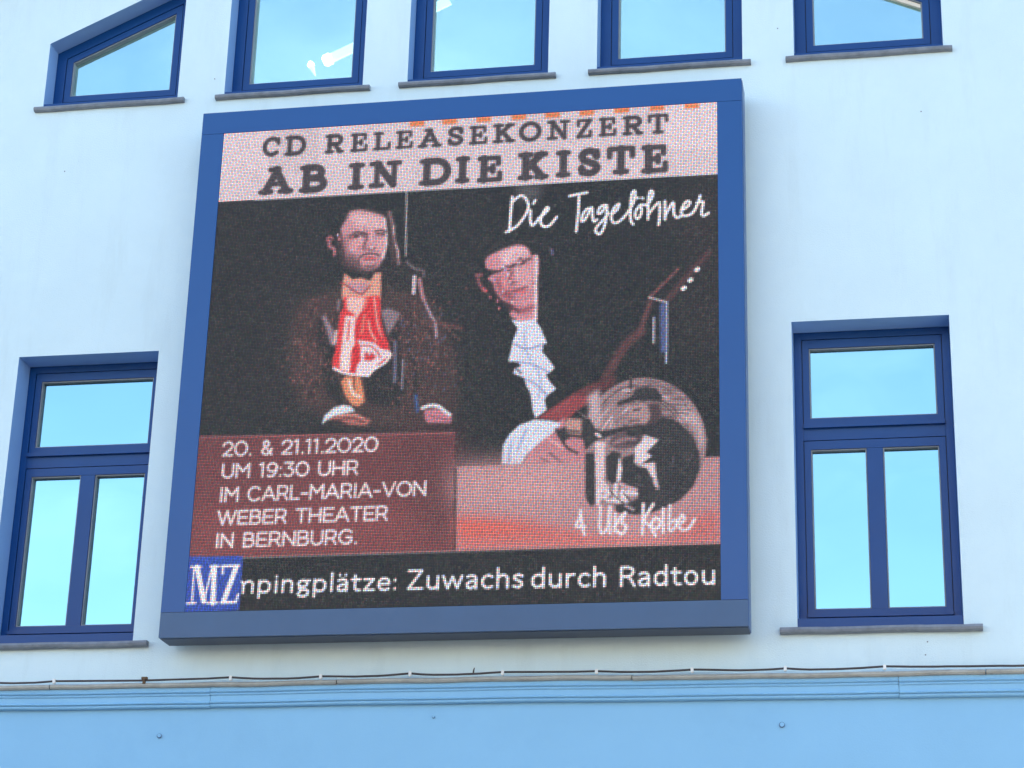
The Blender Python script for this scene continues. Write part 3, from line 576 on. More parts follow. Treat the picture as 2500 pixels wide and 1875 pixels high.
OPS = [
('p','#060707',0,[(-2,-2),(322,-2),(322,322),(-2,322)]),
('p','#14110f',14,[(-10.1,46.4),(69.7,44.8),(79.8,216.9),(-8.7,213.6)]),
('p','#100f0e',6,[(124.4,51.5),(175.0,51.4),(177.2,211.8),(131.6,213.0)]),
('p','#4a4a4c',2.48,[(194.8,48.5),(209.6,49.5),(209.0,59.4),(195.9,60.3)]),
('p','#211a19',12,[(46.0,114.0),(76.5,111.5),(85.4,166.7),(89.5,206.6),(47.2,189.4)]),
('p','#3a2825',2.48,[(85.6,112.1),(74.9,116.5),(61.7,119.8),(55.4,126.6),(53.4,140.5),(53.6,158.3),(56.6,175.2),(66.2,192.2),(77.7,197.5),(95.0,206.8),(135.8,208.4),(158.5,203.6),(161.7,192.3),(160.0,170.1),(155.7,151.3),(147.7,140.1),(143.5,127.1),(137.4,114.8),(127.6,106.2),(112.8,113.5),(110.4,123.4)]),
('s','#3c2623',0.67,0.36,[(60.7,119.7),(58.0,145.6),(58.3,168.4),(62.3,190.0)]),
('s','#3c2623',0.67,0.36,[(63.3,123.1),(60.2,145.7),(60.5,168.5),(64.9,190.2)]),
('s','#4a302c',0.67,0.36,[(65.3,119.5),(62.5,145.9),(62.8,168.6),(67.4,190.3)]),
('s','#332120',0.67,0.36,[(67.6,119.8),(64.9,146.0),(65.1,168.7),(69.9,190.4)]),
('s','#3c2623',0.67,0.36,[(70.1,123.0),(67.1,146.1),(67.4,168.8),(72.4,190.5)]),
('s','#4a302c',0.67,0.36,[(72.3,122.6),(69.4,146.2),(69.7,169.0),(75.0,190.6)]),
('s','#4a302c',0.67,0.36,[(74.5,119.7),(71.7,146.3),(72.0,169.1),(77.5,190.7)]),
('s','#4a302c',0.67,0.36,[(77.0,122.3),(73.9,146.4),(74.2,169.1),(80.1,190.8)]),
('s','#3c2623',0.67,0.36,[(79.1,120.1),(76.2,146.6),(76.5,169.2),(82.6,190.9)]),
('s','#4a302c',0.67,0.36,[(81.4,120.3),(78.6,146.7),(78.8,169.3),(85.1,191.1)]),
('s','#332120',0.67,0.36,[(83.8,122.7),(80.9,146.8),(81.0,169.4),(87.7,191.1)]),
('s','#4a302c',0.67,0.36,[(86.1,123.7),(83.1,146.9),(83.2,169.5),(90.2,191.2)]),
('s','#4a302c',0.67,0.36,[(88.3,121.6),(85.4,147.0),(85.5,169.6),(92.8,191.3)]),
('s','#332120',0.67,0.36,[(90.8,124.4),(87.7,147.1),(87.8,169.7),(95.2,191.4)]),
('s','#332120',0.67,0.36,[(92.9,120.8),(89.9,147.2),(90.0,169.8),(97.8,191.5)]),
('s','#332120',0.67,0.36,[(115.5,130.8),(119.0,143.6),(121.5,171.2),(122.0,196.4)]),
('s','#332120',0.67,0.36,[(117.4,128.8),(121.3,144.4),(123.8,171.3),(124.1,196.5)]),
('s','#3c2623',0.67,0.36,[(119.2,126.6),(123.7,145.1),(126.1,171.4),(126.2,196.6)]),
('s','#4a302c',0.67,0.36,[(121.1,124.5),(126.1,145.8),(128.2,171.5),(128.3,196.6)]),
('s','#4a302c',0.67,0.36,[(123.0,122.4),(128.4,146.5),(130.5,171.6),(130.5,196.7)]),
('s','#4a302c',0.67,0.36,[(124.9,120.3),(130.8,147.2),(132.7,171.7),(132.6,196.8)]),
('s','#332120',0.67,0.36,[(126.8,118.2),(133.1,147.9),(134.9,171.8),(134.8,196.9)]),
('s','#4a302c',0.67,0.36,[(128.9,120.5),(135.5,148.6),(137.2,171.9),(136.8,197.0)]),
('s','#3c2623',0.67,0.36,[(131.0,122.9),(137.9,149.3),(139.4,172.0),(139.0,197.1)]),
('s','#3c2623',0.67,0.36,[(133.0,125.2),(140.2,150.0),(141.7,172.2),(141.1,197.2)]),
('s','#4a302c',0.67,0.36,[(135.0,127.4),(142.6,150.8),(143.8,172.3),(143.2,197.2)]),
('s','#332120',0.67,0.36,[(137.1,129.7),(145.0,151.4),(146.1,172.4),(145.3,197.3)]),
('s','#4a302c',0.67,0.36,[(139.2,132.0),(147.3,152.1),(148.3,172.5),(147.4,197.4)]),
('s','#332120',0.67,0.36,[(141.3,134.3),(149.6,152.8),(150.5,172.6),(149.6,197.5)]),
('s','#3c2623',0.67,0.36,[(143.4,136.5),(152.0,153.5),(152.7,172.7),(151.7,197.6)]),
('s','#332120',0.67,0.36,[(145.3,138.8),(154.3,154.3),(155.0,172.8),(153.8,197.7)]),
('s','#332120',0.67,0.36,[(147.4,141.1),(156.7,154.9),(157.2,172.8),(155.9,197.8)]),
('s','#36221f',0.57,0.48,[(53.2,123.4),(65.8,125.4),(79.2,125.7)]),
('s','#36221f',0.57,0.48,[(119.1,126.8),(137.0,128.8),(155.0,133.6)]),
('s','#36221f',0.57,0.48,[(53.6,128.1),(66.1,130.1),(79.5,130.4)]),
('s','#36221f',0.57,0.48,[(119.2,131.4),(137.2,133.3),(155.1,138.1)]),
('s','#36221f',0.57,0.48,[(53.9,132.7),(66.4,134.7),(79.8,135.0)]),
('s','#36221f',0.57,0.48,[(119.5,136.0),(137.4,137.9),(155.3,142.7)]),
('s','#36221f',0.57,0.48,[(54.2,137.3),(66.7,139.3),(80.0,139.6)]),
('s','#36221f',0.57,0.48,[(119.7,140.5),(137.6,142.4),(155.5,147.2)]),
('s','#36221f',0.57,0.48,[(54.5,141.9),(67.0,143.9),(80.3,144.1)]),
('s','#36221f',0.57,0.48,[(119.9,145.1),(137.8,147.0),(155.7,151.7)]),
('s','#36221f',0.57,0.48,[(54.8,146.5),(67.2,148.5),(80.6,148.8)]),
('s','#36221f',0.57,0.48,[(120.2,149.6),(138.0,151.5),(155.8,156.3)]),
('s','#36221f',0.57,0.48,[(55.0,151.0),(67.5,153.0),(80.9,153.3)]),
('s','#36221f',0.57,0.48,[(120.4,154.2),(138.2,156.0),(155.9,160.7)]),
('s','#36221f',0.57,0.48,[(55.3,155.7),(67.8,157.6),(81.0,157.9)]),
('s','#36221f',0.57,0.48,[(120.6,158.7),(138.3,160.5),(156.1,165.3)]),
('s','#36221f',0.57,0.48,[(55.7,160.2),(68.1,162.1),(81.3,162.4)]),
('s','#36221f',0.57,0.48,[(120.8,163.2),(138.5,165.0),(156.3,169.7)]),
('s','#36221f',0.57,0.48,[(56.0,164.8),(68.4,166.7),(81.6,166.9)]),
('s','#36221f',0.57,0.48,[(121.0,167.7),(138.7,169.5),(156.5,174.2)]),
('s','#36221f',0.57,0.48,[(56.3,169.3),(68.7,171.2),(81.9,171.4)]),
('s','#36221f',0.57,0.48,[(121.2,172.2),(138.9,174.0),(156.6,178.6)]),
('s','#36221f',0.57,0.48,[(56.5,173.8),(68.9,175.7),(82.1,175.9)]),
('s','#36221f',0.57,0.48,[(121.4,176.6),(139.1,178.4),(156.8,183.1)]),
('s','#36221f',0.57,0.48,[(56.8,178.3),(69.2,180.2),(82.4,180.4)]),
('s','#36221f',0.57,0.48,[(121.6,181.1),(139.3,182.9),(157.0,187.4)]),
('s','#36221f',0.57,0.48,[(57.1,182.8),(69.5,184.7),(82.6,184.9)]),
('s','#36221f',0.57,0.48,[(121.8,185.6),(139.5,187.4),(157.2,191.9)]),
('s','#36221f',0.57,0.48,[(57.4,187.4),(69.8,189.3),(82.9,189.3)]),
('s','#36221f',0.57,0.48,[(122.1,190.0),(139.7,191.7),(157.3,196.3)]),
('p','#15100f',1.24,[(81.8,169.4),(83.6,151.8),(76.1,137.6),(72.9,131.4),(69.7,141.3),(75.7,161.4),(78.9,183.9),(86.7,191.1),(91.5,193.2),(87.8,176.5)]),
('p','#15100f',1.24,[(123.2,134.0),(117.3,147.5),(117.8,159.4),(108.1,170.7),(102.5,172.4),(105.4,191.8),(126.0,194.7),(130.8,178.4),(124.3,158.7)]),
('s','#120d0d',2.11,0.96,[(69.4,183.6),(76.2,171.1),(78.2,156.5)]),
('s','#120d0d',2.11,0.96,[(134.9,188.3),(135.1,171.8),(129.6,154.1),(130.9,139.3)]),('specks',50.9,116.2,87.0,195.9,1,150,['#66403a','#5a3632','#4e302d','#704a42'],1.5),('specks',114.7,113.6,161.0,198.9,2,230,['#66403a','#5a3632','#4e302d','#704a42','#4e4c5e'],1.5),
('p','#1c1514',0.74,[(127.2,98.1),(111.9,95.3),(111.6,109.4),(118.7,117.8),(131.9,118.5),(139.7,124.9),(138.3,112.8),(135.0,104.7)]),
('p','#251c1a',10,[(288.5,61.7),(319.9,57.5),(319.1,167.5),(302.5,166.8),(305.5,106.4)]),
('s','#b8b4b4',0.67,0.3,[(123.8,48.8),(124.6,73.6),(125.3,94.0)]),
('p','#c08d93',0.56,[(87.8,61.0),(95.0,60.5),(100.6,62.5),(109.4,65.6),(111.4,69.8),(112.4,76.7),(112.9,85.9),(112.1,91.6),(110.2,96.4),(107.9,100.9),(101.6,102.8),(95.4,100.6),(90.2,96.8),(87.1,92.8),(85.2,85.1),(83.4,78.1),(82.4,73.4),(83.7,69.6),(86.0,65.9)]),
('p','#7a5055',2.17,[(81.9,76.4),(86.2,78.2),(87.7,83.0),(88.3,88.4),(93.0,96.2),(96.2,101.4),(87.3,97.1),(84.5,85.0),(82.5,80.3)]),
('p','#d9b3b4',1.86,[(86.9,63.6),(92.7,62.4),(101.4,63.7),(108.7,67.2),(110.2,74.2),(103.7,75.1),(98.3,72.8),(92.4,70.9)]),
('s','#efdfe0',1.44,0.6,[(110.1,67.7),(111.4,73.6),(112.2,82.1),(111.8,88.9),(110.6,94.2)]),
('p','#cf9698',1.55,[(88.6,81.4),(95.0,80.7),(97.4,85.0),(96.5,88.8),(91.9,89.7),(88.6,86.9)]),
('p','#d5a3a5',1.24,[(105.5,80.9),(109.8,80.4),(110.9,88.8),(107.0,89.8)]),
('p','#62464b',0.74,[(86.9,77.2),(91.3,76.6),(94.5,76.0),(99.6,77.5),(99.9,80.2),(97.5,79.3),(94.9,78.8),(91.1,80.5),(88.2,80.3)]),
('s','#161114',1.08,0.36,[(91.1,79.1),(93.5,78.9),(95.7,78.8)]),
('s','#c9a2a2',0.57,0.3,[(91.4,80.5),(95.0,80.3)]),
('s','#2a2024',1.22,0.48,[(90.9,76.4),(94.5,75.7),(99.6,77.5)]),
('s','#2a1f22',1.44,0.42,[(104.9,75.9),(108.5,75.4),(111.9,76.7)]),
('s','#241a1d',1.58,0.42,[(106.1,77.8),(108.2,77.7),(110.9,78.5)]),
('s','#b58f8c',0.5,0.3,[(107.4,76.9),(109.8,77.0)]),
('s','#b07a7e',1.08,0.54,[(106.5,79.8),(110.4,80.0)]),
('s','#d7a6a6',1.22,0.54,[(91.5,81.6),(95.1,81.4),(96.9,82.7)]),
('s','#5c343a',1.44,0.6,[(99.4,77.5),(99.4,81.0),(98.4,84.4),(97.8,87.7)]),
('s','#e3bcbc',1.08,0.6,[(102.1,77.7),(102.7,82.3),(103.7,85.4)]),
('s','#43292d',0.93,0.48,[(98.7,88.4),(100.8,87.9),(103.0,88.5),(105.4,87.4)]),
('p','#4f3b3e',1.86,[(87.1,92.1),(90.6,90.7),(94.4,95.6),(99.7,100.8),(105.4,101.1),(109.8,96.4),(108.7,102.0),(101.7,104.3),(94.8,102.0),(88.8,97.6)]),
('p','#bb868b',0.99,[(95.4,94.1),(101.4,92.5),(108.0,94.4),(107.8,98.2),(103.3,100.2),(98.2,99.2)]),
('s','#33262a',1.29,0.42,[(95.7,93.2),(98.5,91.5),(102.0,91.0),(105.6,91.6),(108.2,92.7)]),
('s','#4a3538',1.08,0.6,[(95.4,93.7),(94.8,96.7),(96.1,99.5)]),
('s','#c23a42',1.36,0.42,[(99.0,94.3),(102.2,94.1),(105.4,94.6)]),
('s','#5a3236',0.57,0.36,[(98.7,95.1),(102.3,95.5),(105.8,95.5)]),
('s','#d3a0a2',0.86,0.48,[(99.5,97.0),(104.9,97.1)]),
('s','#5b4346',1.79,0.72,[(99.7,99.5),(102.5,100.2),(105.3,99.6)]),
('p','#141214',0.74,[(112.0,66.3),(114.3,70.7),(115.8,80.0),(117.9,86.9),(119.3,94.0),(114.8,96.0),(111.9,93.5),(113.3,86.0),(112.8,76.7),(111.6,69.8)]),
('s','#4f3a36',0.72,0.48,[(112.2,65.1),(114.5,75.3),(116.1,86.1),(118.0,96.9)]),
('s','#4f3a36',0.72,0.48,[(112.9,64.1),(115.8,76.9),(117.6,88.5),(119.1,98.4)]),
('s','#4f3a36',0.72,0.48,[(112.2,71.3),(114.1,82.2),(116.0,92.3),(117.1,99.5)]),
('s','#4f3a36',0.72,0.48,[(113.9,66.8),(117.4,80.1),(119.5,90.9),(122.1,98.6)]),
('s','#8f7274',1.29,0.54,[(113.2,62.9),(114.9,68.0),(116.2,73.1),(116.8,78.5),(117.7,83.2),(119.4,88.2),(120.4,94.0),(121.0,99.4)]),
('s','#d9c4c4',0.65,0.36,[(116.4,73.1),(116.9,78.5)]),
('s','#cdb4b4',0.72,0.36,[(118.2,85.9),(120.1,90.2),(120.3,94.7)]),
('s','#a85f66',1.29,0.42,[(73.9,80.6),(74.2,78.7),(75.7,77.8),(77.2,79.6)]),
('s','#b3757c',1.44,0.48,[(75.4,80.7),(75.5,84.6),(78.0,85.8),(79.1,87.8),(79.1,90.9)]),('specks',82.6,63.0,112.5,101.2,3,22,['#d9868c','#e8c8c8','#b06068','#9a8aa8'],1.2),
('p','#d59a86',0.5,[(85.6,111.0),(86.6,104.0),(91.6,108.3),(97.3,107.6),(103.1,110.0),(106.2,104.6),(110.0,104.8),(110.5,122.9),(85.9,121.6)]),
('p','#b98b92',0.74,[(87.8,109.6),(102.2,110.9),(99.8,118.8),(90.1,116.3)]),
('s','#8d343a',1.15,0.36,[(84.5,110.0),(89.9,113.3),(94.0,116.5),(98.8,118.2),(103.3,113.0)]),
('p','#d92f32',0.43,[(86.6,119.6),(100.6,120.2),(109.8,120.1),(110.9,129.8),(111.2,136.9),(113.6,145.4),(116.5,151.4),(117.5,156.2),(119.0,159.8),(115.3,164.9),(110.9,166.5),(107.7,169.8),(105.1,173.5),(96.6,172.6),(89.3,170.8),(83.1,167.5),(82.0,163.4),(83.6,155.8),(84.2,146.3),(84.6,139.2),(85.3,130.8),(87.4,127.4)]),
('p','#e9bdb5',0.62,[(88.7,120.2),(100.7,120.9),(99.4,128.6),(96.4,136.2),(93.9,131.3),(89.7,128.7)]),
('p','#eed7d3',0.56,[(88.8,132.8),(95.1,133.8),(94.7,141.5),(95.5,151.6),(93.5,157.4),(93.1,170.4),(87.1,168.3),(87.0,160.6),(87.8,146.5)]),
('s','#d6403f',1.38,0.42,[(91.3,136.0),(91.0,146.7),(90.9,149.0)]),
('s','#e07b6c',1.26,0.48,[(101.8,121.6),(100.7,132.8),(99.7,144.7)]),
('s','#f0b0a4',0.8,0.42,[(106.4,121.2),(109.2,138.1),(113.6,152.5)]),
('s','#f3b8a8',0.8,0.42,[(103.7,136.6),(105.2,143.8),(109.0,150.5)]),
('s','#c81a24',2.3,0.54,[(103.5,124.6),(101.2,130.5),(98.0,133.3),(96.7,142.2),(96.5,148.1)]),
('s','#cf1b26',2.87,0.54,[(105.3,133.7),(107.5,142.7),(112.3,150.1),(114.8,154.9)]),
('p','#e8d5d8',0.43,[(97.4,149.3),(107.9,151.6),(112.1,156.0),(118.3,157.4),(118.8,160.0),(111.4,165.4),(105.6,173.2),(97.2,172.3),(97.4,165.8),(100.0,163.7),(99.6,154.2)]),
('s','#c65a60',1.26,0.42,[(100.1,153.0),(105.8,153.9),(110.5,158.2),(112.3,161.8)]),
('p','#c8262d',0.56,[(102.0,157.9),(106.0,157.4),(110.1,161.2),(106.3,163.9),(102.0,163.1)]),
('s','#e9d9d9',1.15,0.3,[(104.7,155.0),(105.2,159.2)]),
('s','#c3161f',3.44,0.54,[(95.7,155.2),(97.1,161.1),(95.3,169.8)]),
('s','#efe6e6',1.38,0.36,[(83.1,167.3),(89.2,170.5),(97.2,172.3),(105.3,173.2)]),
('s','#efe6e6',1.49,0.36,[(105.3,173.2),(108.3,169.5),(115.6,164.9),(118.7,159.9)]),
('p','#84737a',0.68,[(111.4,130.4),(115.8,128.9),(123.6,132.8),(119.8,141.0),(116.4,146.7),(114.4,140.0)]),
('p','#8f7c86',0.68,[(73.4,131.5),(75.7,132.2),(80.8,141.4),(83.9,146.3),(84.2,151.7),(80.2,151.8),(78.0,143.6)]),
('s','#e5c9bf',1.26,0.48,[(83.4,142.7),(82.5,151.0)]),
('s','#7f6f74',1.38,0.48,[(83.7,121.8),(83.7,128.4)]),
('p','#d48a64',0.56,[(91.1,173.1),(100.0,173.6),(102.9,184.8),(103.7,190.0),(100.0,193.0),(96.0,191.7),(91.7,186.0),(88.4,176.5)]),
('s','#5a2c22',1.26,0.42,[(96.6,173.4),(96.5,181.6)]),
('s','#ecd2c0',1.72,0.48,[(93.4,176.2),(96.2,184.5),(100.8,187.0)]),
('p','#a5655c',0.56,[(80.3,201.2),(87.9,197.5),(99.1,198.0),(104.9,201.0),(108.8,202.3),(105.1,205.7),(93.9,204.3),(88.1,200.9)]),
('s','#4a2a2a',0.92,0.36,[(89.3,201.0),(97.0,200.7),(104.4,203.9)]),
('s','#d39a8c',0.69,0.36,[(87.9,198.6),(96.9,198.4),(103.7,201.0)]),
('p','#dde3e8',0.43,[(77.9,204.0),(79.2,198.3),(84.9,193.3),(90.4,191.9),(95.5,193.1),(97.9,196.2),(92.4,197.1),(85.2,198.5),(79.7,201.8)]),
('p','#c7828f',0.56,[(141.5,197.4),(148.9,196.6),(154.5,199.0),(158.2,202.1),(158.3,206.0),(143.7,205.5),(142.0,202.5)]),
('s','#e6e6ea',1.95,0.36,[(140.0,195.9),(145.5,194.4),(150.5,195.4),(153.9,198.4),(157.4,200.9)]),
('s','#7b3f55',0.69,0.36,[(144.7,200.9),(156.9,204.3)]),
('s','#cdbfc4',2.11,0.3,[(131.4,108.5),(131.4,119.5)]),
('s','#a97c80',2.3,0.42,[(134.8,110.6),(136.6,119.8),(138.3,124.8)]),
('s','#a58f99',1.53,0.42,[(139.3,126.9),(142.9,135.0),(145.9,140.0),(147.0,149.9)]),
('s','#675a5f',1.34,0.48,[(125.8,98.0),(131.2,102.9),(136.9,104.8),(137.1,108.8)]),
('s','#6b6a80',1.53,0.54,[(121.3,151.7),(122.1,178.1)]),
('s','#8d8792',0.86,0.36,[(126.6,163.7),(126.9,183.1)]),
('s','#6d4440',1.53,0.9,[(142.1,138.9),(151.5,141.4),(162.8,144.9)]),
('s','#325f9a',1.34,0.6,[(135.6,187.4),(137.2,198.0)]),
('s','#2b2628',1.0,0.72,[(175.7,100.5),(176.6,96.5),(180.2,91.9),(190.3,88.5),(201.4,87.9),(210.0,90.8),(217.1,94.8),(218.3,98.5)]),
('s','#1d191b',1.53,0.72,[(205.0,99.4),(209.8,98.4),(218.0,98.9)]),
('p','#c88c94',0.5,[(176.1,100.9),(177.3,97.8),(180.0,96.0),(185.2,94.0),(190.4,92.1),(195.9,90.5),(200.0,91.4),(202.6,93.6),(204.1,96.4),(204.6,98.9),(206.8,97.7),(208.7,98.3),(209.8,102.4),(209.8,110.4),(208.7,112.3),(208.5,116.6),(209.4,124.2),(209.2,133.2),(209.0,141.8),(199.1,142.5),(193.9,138.7),(192.2,136.7),(195.2,133.7),(193.9,130.5),(191.0,129.1),(187.6,127.0),(184.6,123.3),(182.6,120.0),(181.4,115.2),(177.9,112.2),(181.2,109.6),(185.6,108.7),(181.1,107.2),(176.9,105.3)]),
('p','#e0bcc0',1.49,[(185.2,95.0),(195.9,92.0),(201.6,94.3),(203.1,98.8),(197.3,99.3),(192.9,102.7),(187.0,102.7)]),
('p','#d7a3a8',1.55,[(197.4,104.9),(205.5,103.3),(207.6,114.2),(205.9,120.0),(198.5,118.5)]),
('s','#f0e4e6',1.38,0.48,[(207.9,99.1),(208.1,111.9),(208.1,122.1),(208.6,141.1)]),
('p','#8a4550',1.86,[(182.3,110.5),(187.9,111.1),(192.6,120.5),(195.8,129.4),(191.4,128.8),(186.0,124.1),(182.9,117.7)]),
('p','#d08a90',1.24,[(185.7,111.4),(190.2,110.8),(191.8,115.8),(191.1,121.3),(187.4,119.5)]),
('s','#211c22',1.61,0.48,[(179.6,107.0),(185.5,107.6),(188.5,105.1),(192.2,105.2),(194.4,103.9)]),
('s','#211c22',1.38,0.48,[(194.0,103.9),(200.3,103.4),(201.3,101.1),(205.0,100.3)]),
('s','#1e1a20',1.15,0.42,[(188.5,104.8),(190.7,107.7),(192.2,107.0)]),
('s','#2a2228',1.0,0.42,[(196.9,100.9),(198.4,99.6),(199.9,102.6)]),
('s','#b9a9c4',0.92,0.48,[(187.0,103.2),(189.3,106.9)]),
('s','#54242d',1.53,0.6,[(193.0,109.0),(191.7,112.9),(191.8,115.8),(194.7,116.1)]),
('s','#e9c4c8',1.3,0.54,[(195.9,105.6),(196.4,110.5),(196.9,113.6)]),
('s','#611f2a',1.38,0.54,[(192.6,121.7),(197.1,120.8),(201.4,119.8),(202.6,119.1)]),
('s','#d2525a',1.3,0.54,[(196.0,122.3),(201.5,122.2)]),
('p','#8d4d58',1.36,[(191.4,128.8),(198.1,133.0),(204.7,131.8),(207.9,130.0),(208.0,134.0),(201.1,137.6),(193.8,134.8)]),
('s','#2a1c20',1.53,0.66,[(189.1,129.4),(194.0,132.5),(198.2,135.8)]),
('s','#a35a62',1.3,0.54,[(170.4,109.6),(174.1,109.6)]),
('s','#8f5259',1.38,0.54,[(171.5,111.9),(173.1,116.0),(174.8,118.8)]),
('s','#c0656c',1.91,0.48,[(175.5,119.3),(177.0,120.5)]),
('s','#6d6a90',0.92,0.42,[(217.5,94.8),(218.2,98.4)]),('specks',180.0,93.5,209.2,133.2,4,25,['#d97880','#ecd0d2','#b85862','#a08cb8'],1.2),
('p','#d6dbe8',0.37,[(193.7,140.7),(199.6,142.0),(208.0,140.9),(211.6,146.9),(215.8,157.1),(213.3,157.7),(213.1,162.7),(218.1,169.2),(220.8,173.5),(217.7,176.2),(215.5,177.4),(218.3,182.7),(222.0,187.0),(216.5,190.9),(215.1,193.9),(216.5,200.2),(210.0,205.0),(208.4,200.8),(206.7,189.4),(203.6,183.1),(202.6,178.9),(195.6,175.7),(196.5,172.8),(200.4,171.5),(198.3,168.3),(192.5,167.8),(193.7,161.8),(195.0,154.5),(197.7,146.2)]),
('s','#6f7fae',1.04,0.48,[(196.0,156.6),(203.0,160.1),(212.9,158.0)]),
('s','#7c8fbc',1.04,0.48,[(198.3,168.3),(208.2,170.9),(217.2,176.0)]),
('s','#7888b5',1.04,0.48,[(203.5,180.0),(209.6,183.4),(216.5,190.9)]),
('s','#8fa0c8',0.83,0.48,[(202.7,146.5),(202.0,156.9),(206.2,168.7)]),
('s','#8fa0c8',0.83,0.48,[(209.3,171.9),(212.4,180.4),(211.3,193.8)]),
('s','#404a66',1.45,0.48,[(197.4,172.9),(200.5,175.7)]),
('p','#8a3a3e',0.62,[(211.4,205.1),(220.6,198.8),(232.2,191.1),(242.7,185.8),(248.5,184.6),(245.8,194.2),(235.2,200.9),(228.6,207.3),(221.7,207.0)]),
('p','#5a2a2c',1.24,[(232.2,191.1),(242.7,185.8),(257.2,179.3),(257.3,185.5),(242.8,193.0)]),
('s','#4f2b2b',5.33,0.72,[(251.9,181.5),(257.5,170.9),(265.3,159.1),(273.3,152.2)]),
('s','#5c3636',2.67,0.72,[(272.2,153.3),(278.9,132.7)]),
('s','#82504e',1.21,0.48,[(278.3,130.1),(286.8,121.5),(295.7,112.0)]),
('s','#4a2d2d',3.64,0.96,[(289.2,132.1),(301.7,116.7),(314.2,102.4)]),
('s','#b9aeb0',1.09,0.3,[(277.9,130.0),(288.7,133.9)]),
('s','#a4adc4',1.09,0.24,[(288.7,133.9),(288.7,152.9),(288.4,173.2)]),
('s','#b8b8c4',0.97,0.24,[(280.9,143.4),(280.8,159.9)]),
('s','#4b5a8a',3.15,0.72,[(286.3,135.7),(286.9,165.0)]),
('s','#f4f4f4',2.42,0.24,[(298.5,125.5),(299.5,124.9)]),
('s','#f4f4f4',2.42,0.24,[(302.6,120.3),(303.5,119.7)]),
('s','#f4f4f4',2.42,0.24,[(306.7,113.6),(307.6,112.9)]),
('p','#b87d84',0.56,[(213.2,218.4),(220.8,209.5),(227.5,205.7),(229.1,214.9),(236.4,214.2),(241.3,220.4),(241.5,235.6),(202.9,234.2),(205.7,227.2)]),
('p','#d3dae6',0.43,[(190.1,233.7),(190.7,221.6),(194.6,214.7),(200.4,209.3),(209.1,206.3),(218.8,207.2),(225.6,209.2),(220.9,214.7),(213.2,220.4),(205.7,227.2),(202.0,234.2)]),
('s','#90a3c8',1.45,0.6,[(195.7,218.7),(194.1,232.9)]),
('s','#90a3c8',1.45,0.6,[(204.3,211.9),(199.8,225.0)]),
('s','#3c2632',1.45,0.42,[(219.2,227.7),(227.1,235.0)]),
('s','#4a2c3a',1.24,0.42,[(213.5,230.5),(221.3,234.9)]),
('s','#241a1e',1.87,0.42,[(222.8,212.7),(228.8,224.0),(235.7,228.3)]),
('s','#dca5a6',1.45,0.48,[(217.1,217.5),(227.0,225.0)]),
('p','#6b3537',0.31,[(-15.0,208.5),(160.8,212.3),(163.5,287.2),(-8.4,287.1)]),
('p','#7a3d3e',6,[(-11.1,255.3),(82.0,252.5),(161.9,260.8),(163.0,289.5),(-8.3,287.7)]),
('p','#5e3032',8,[(120.1,212.6),(160.8,212.7),(163.3,283.8),(148.7,283.4)]),
('s','#94595a',0.9,0.36,[(-15.0,208.8),(160.8,212.7)]),
('p','#b48a8c',0.31,[(162.1,234.5),(324.1,233.6),(323.6,286.6),(164.0,286.3)]),
('p','#bf9596',7,[(162.1,234.8),(233.8,234.4),(237.0,260.4),(162.9,258.0)]),
('p','#c56f69',2.79,[(163.1,263.8),(204.0,267.9),(250.9,280.7),(323.7,284.2),(323.6,286.6),(164.0,286.6)]),
('p','#cf675b',1.86,[(163.3,268.0),(195.7,271.1),(209.7,276.6),(168.1,278.2)]),
('p','#c0706d',3.1,[(299.6,270.9),(323.8,263.2),(323.7,285.6),(288.8,284.5)]),
('s','#2c1d1e',1.49,0.6,[(162.2,235.3),(163.4,286.6)]),
('p','#967e80',0.43,[(240.8,207.0),(242.2,203.7),(243.8,200.4),(245.7,197.4),(247.8,194.7),(250.2,192.1),(252.8,189.7),(255.6,187.7),(258.5,186.0),(261.6,184.6),(264.7,183.6),(268.0,182.8),(271.3,182.3),(274.6,182.3),(278.0,182.6),(281.3,183.2),(284.6,184.1),(287.8,185.4),(290.9,187.0),(293.8,188.9),(296.6,191.1),(299.2,193.4),(301.7,196.2),(303.8,199.0),(305.8,202.1),(307.5,205.4),(309.0,208.8),(310.2,212.3),(311.1,216.0),(311.7,219.6),(312.0,223.3),(312.1,227.1),(311.8,230.7),(311.2,234.3),(310.4,237.9),(309.2,241.3),(307.8,244.5),(306.2,247.7),(304.3,250.6),(302.2,253.3),(289.5,260.7),(271.3,267.5),(246.8,260.0),(240.9,252.1),(240.2,228.2),(246.2,218.6),(243.6,208.1),(234.7,201.1)]),('hatch',275.4,224.3,36.5,42.19999999999999,5,130,['#7a6265','#5d494c','#93797c','#cfbfc2','#463a3d'],(-2.7,0.5)),
('p','#b9a4a7',1.24,[(241.5,192.1),(248.3,188.5),(249.3,211.5),(246.1,212.1),(242.9,204.1)]),
('p','#b8a4a6',1.24,[(297.4,197.8),(307.9,209.4),(311.5,225.1),(308.4,227.6),(305.3,214.5),(295.6,206.2)]),
('s','#4d3f43',0.87,0.42,[(286.3,190.4),(291.9,190.4),(297.4,191.3)]),
('s','#4d3f43',0.87,0.42,[(285.7,193.0),(289.5,192.2),(293.1,192.4)]),
('s','#4d3f43',0.87,0.42,[(291.9,196.7),(296.8,196.2),(301.7,196.6)]),
('s','#4d3f43',0.87,0.42,[(287.0,200.6),(293.7,200.2),(300.5,200.9)]),
('s','#4d3f43',0.87,0.42,[(287.0,203.3),(295.3,203.0),(303.5,203.7)]),
('s','#4d3f43',0.87,0.42,[(286.3,207.2),(290.7,207.2),(294.9,208.3)]),
('s','#4d3f43',0.87,0.42,[(293.1,205.5),(297.4,205.5),(301.7,206.5)]),
('s','#4d3f43',0.87,0.42,[(275.7,184.7),(280.1,184.8),(284.4,186.0)]),
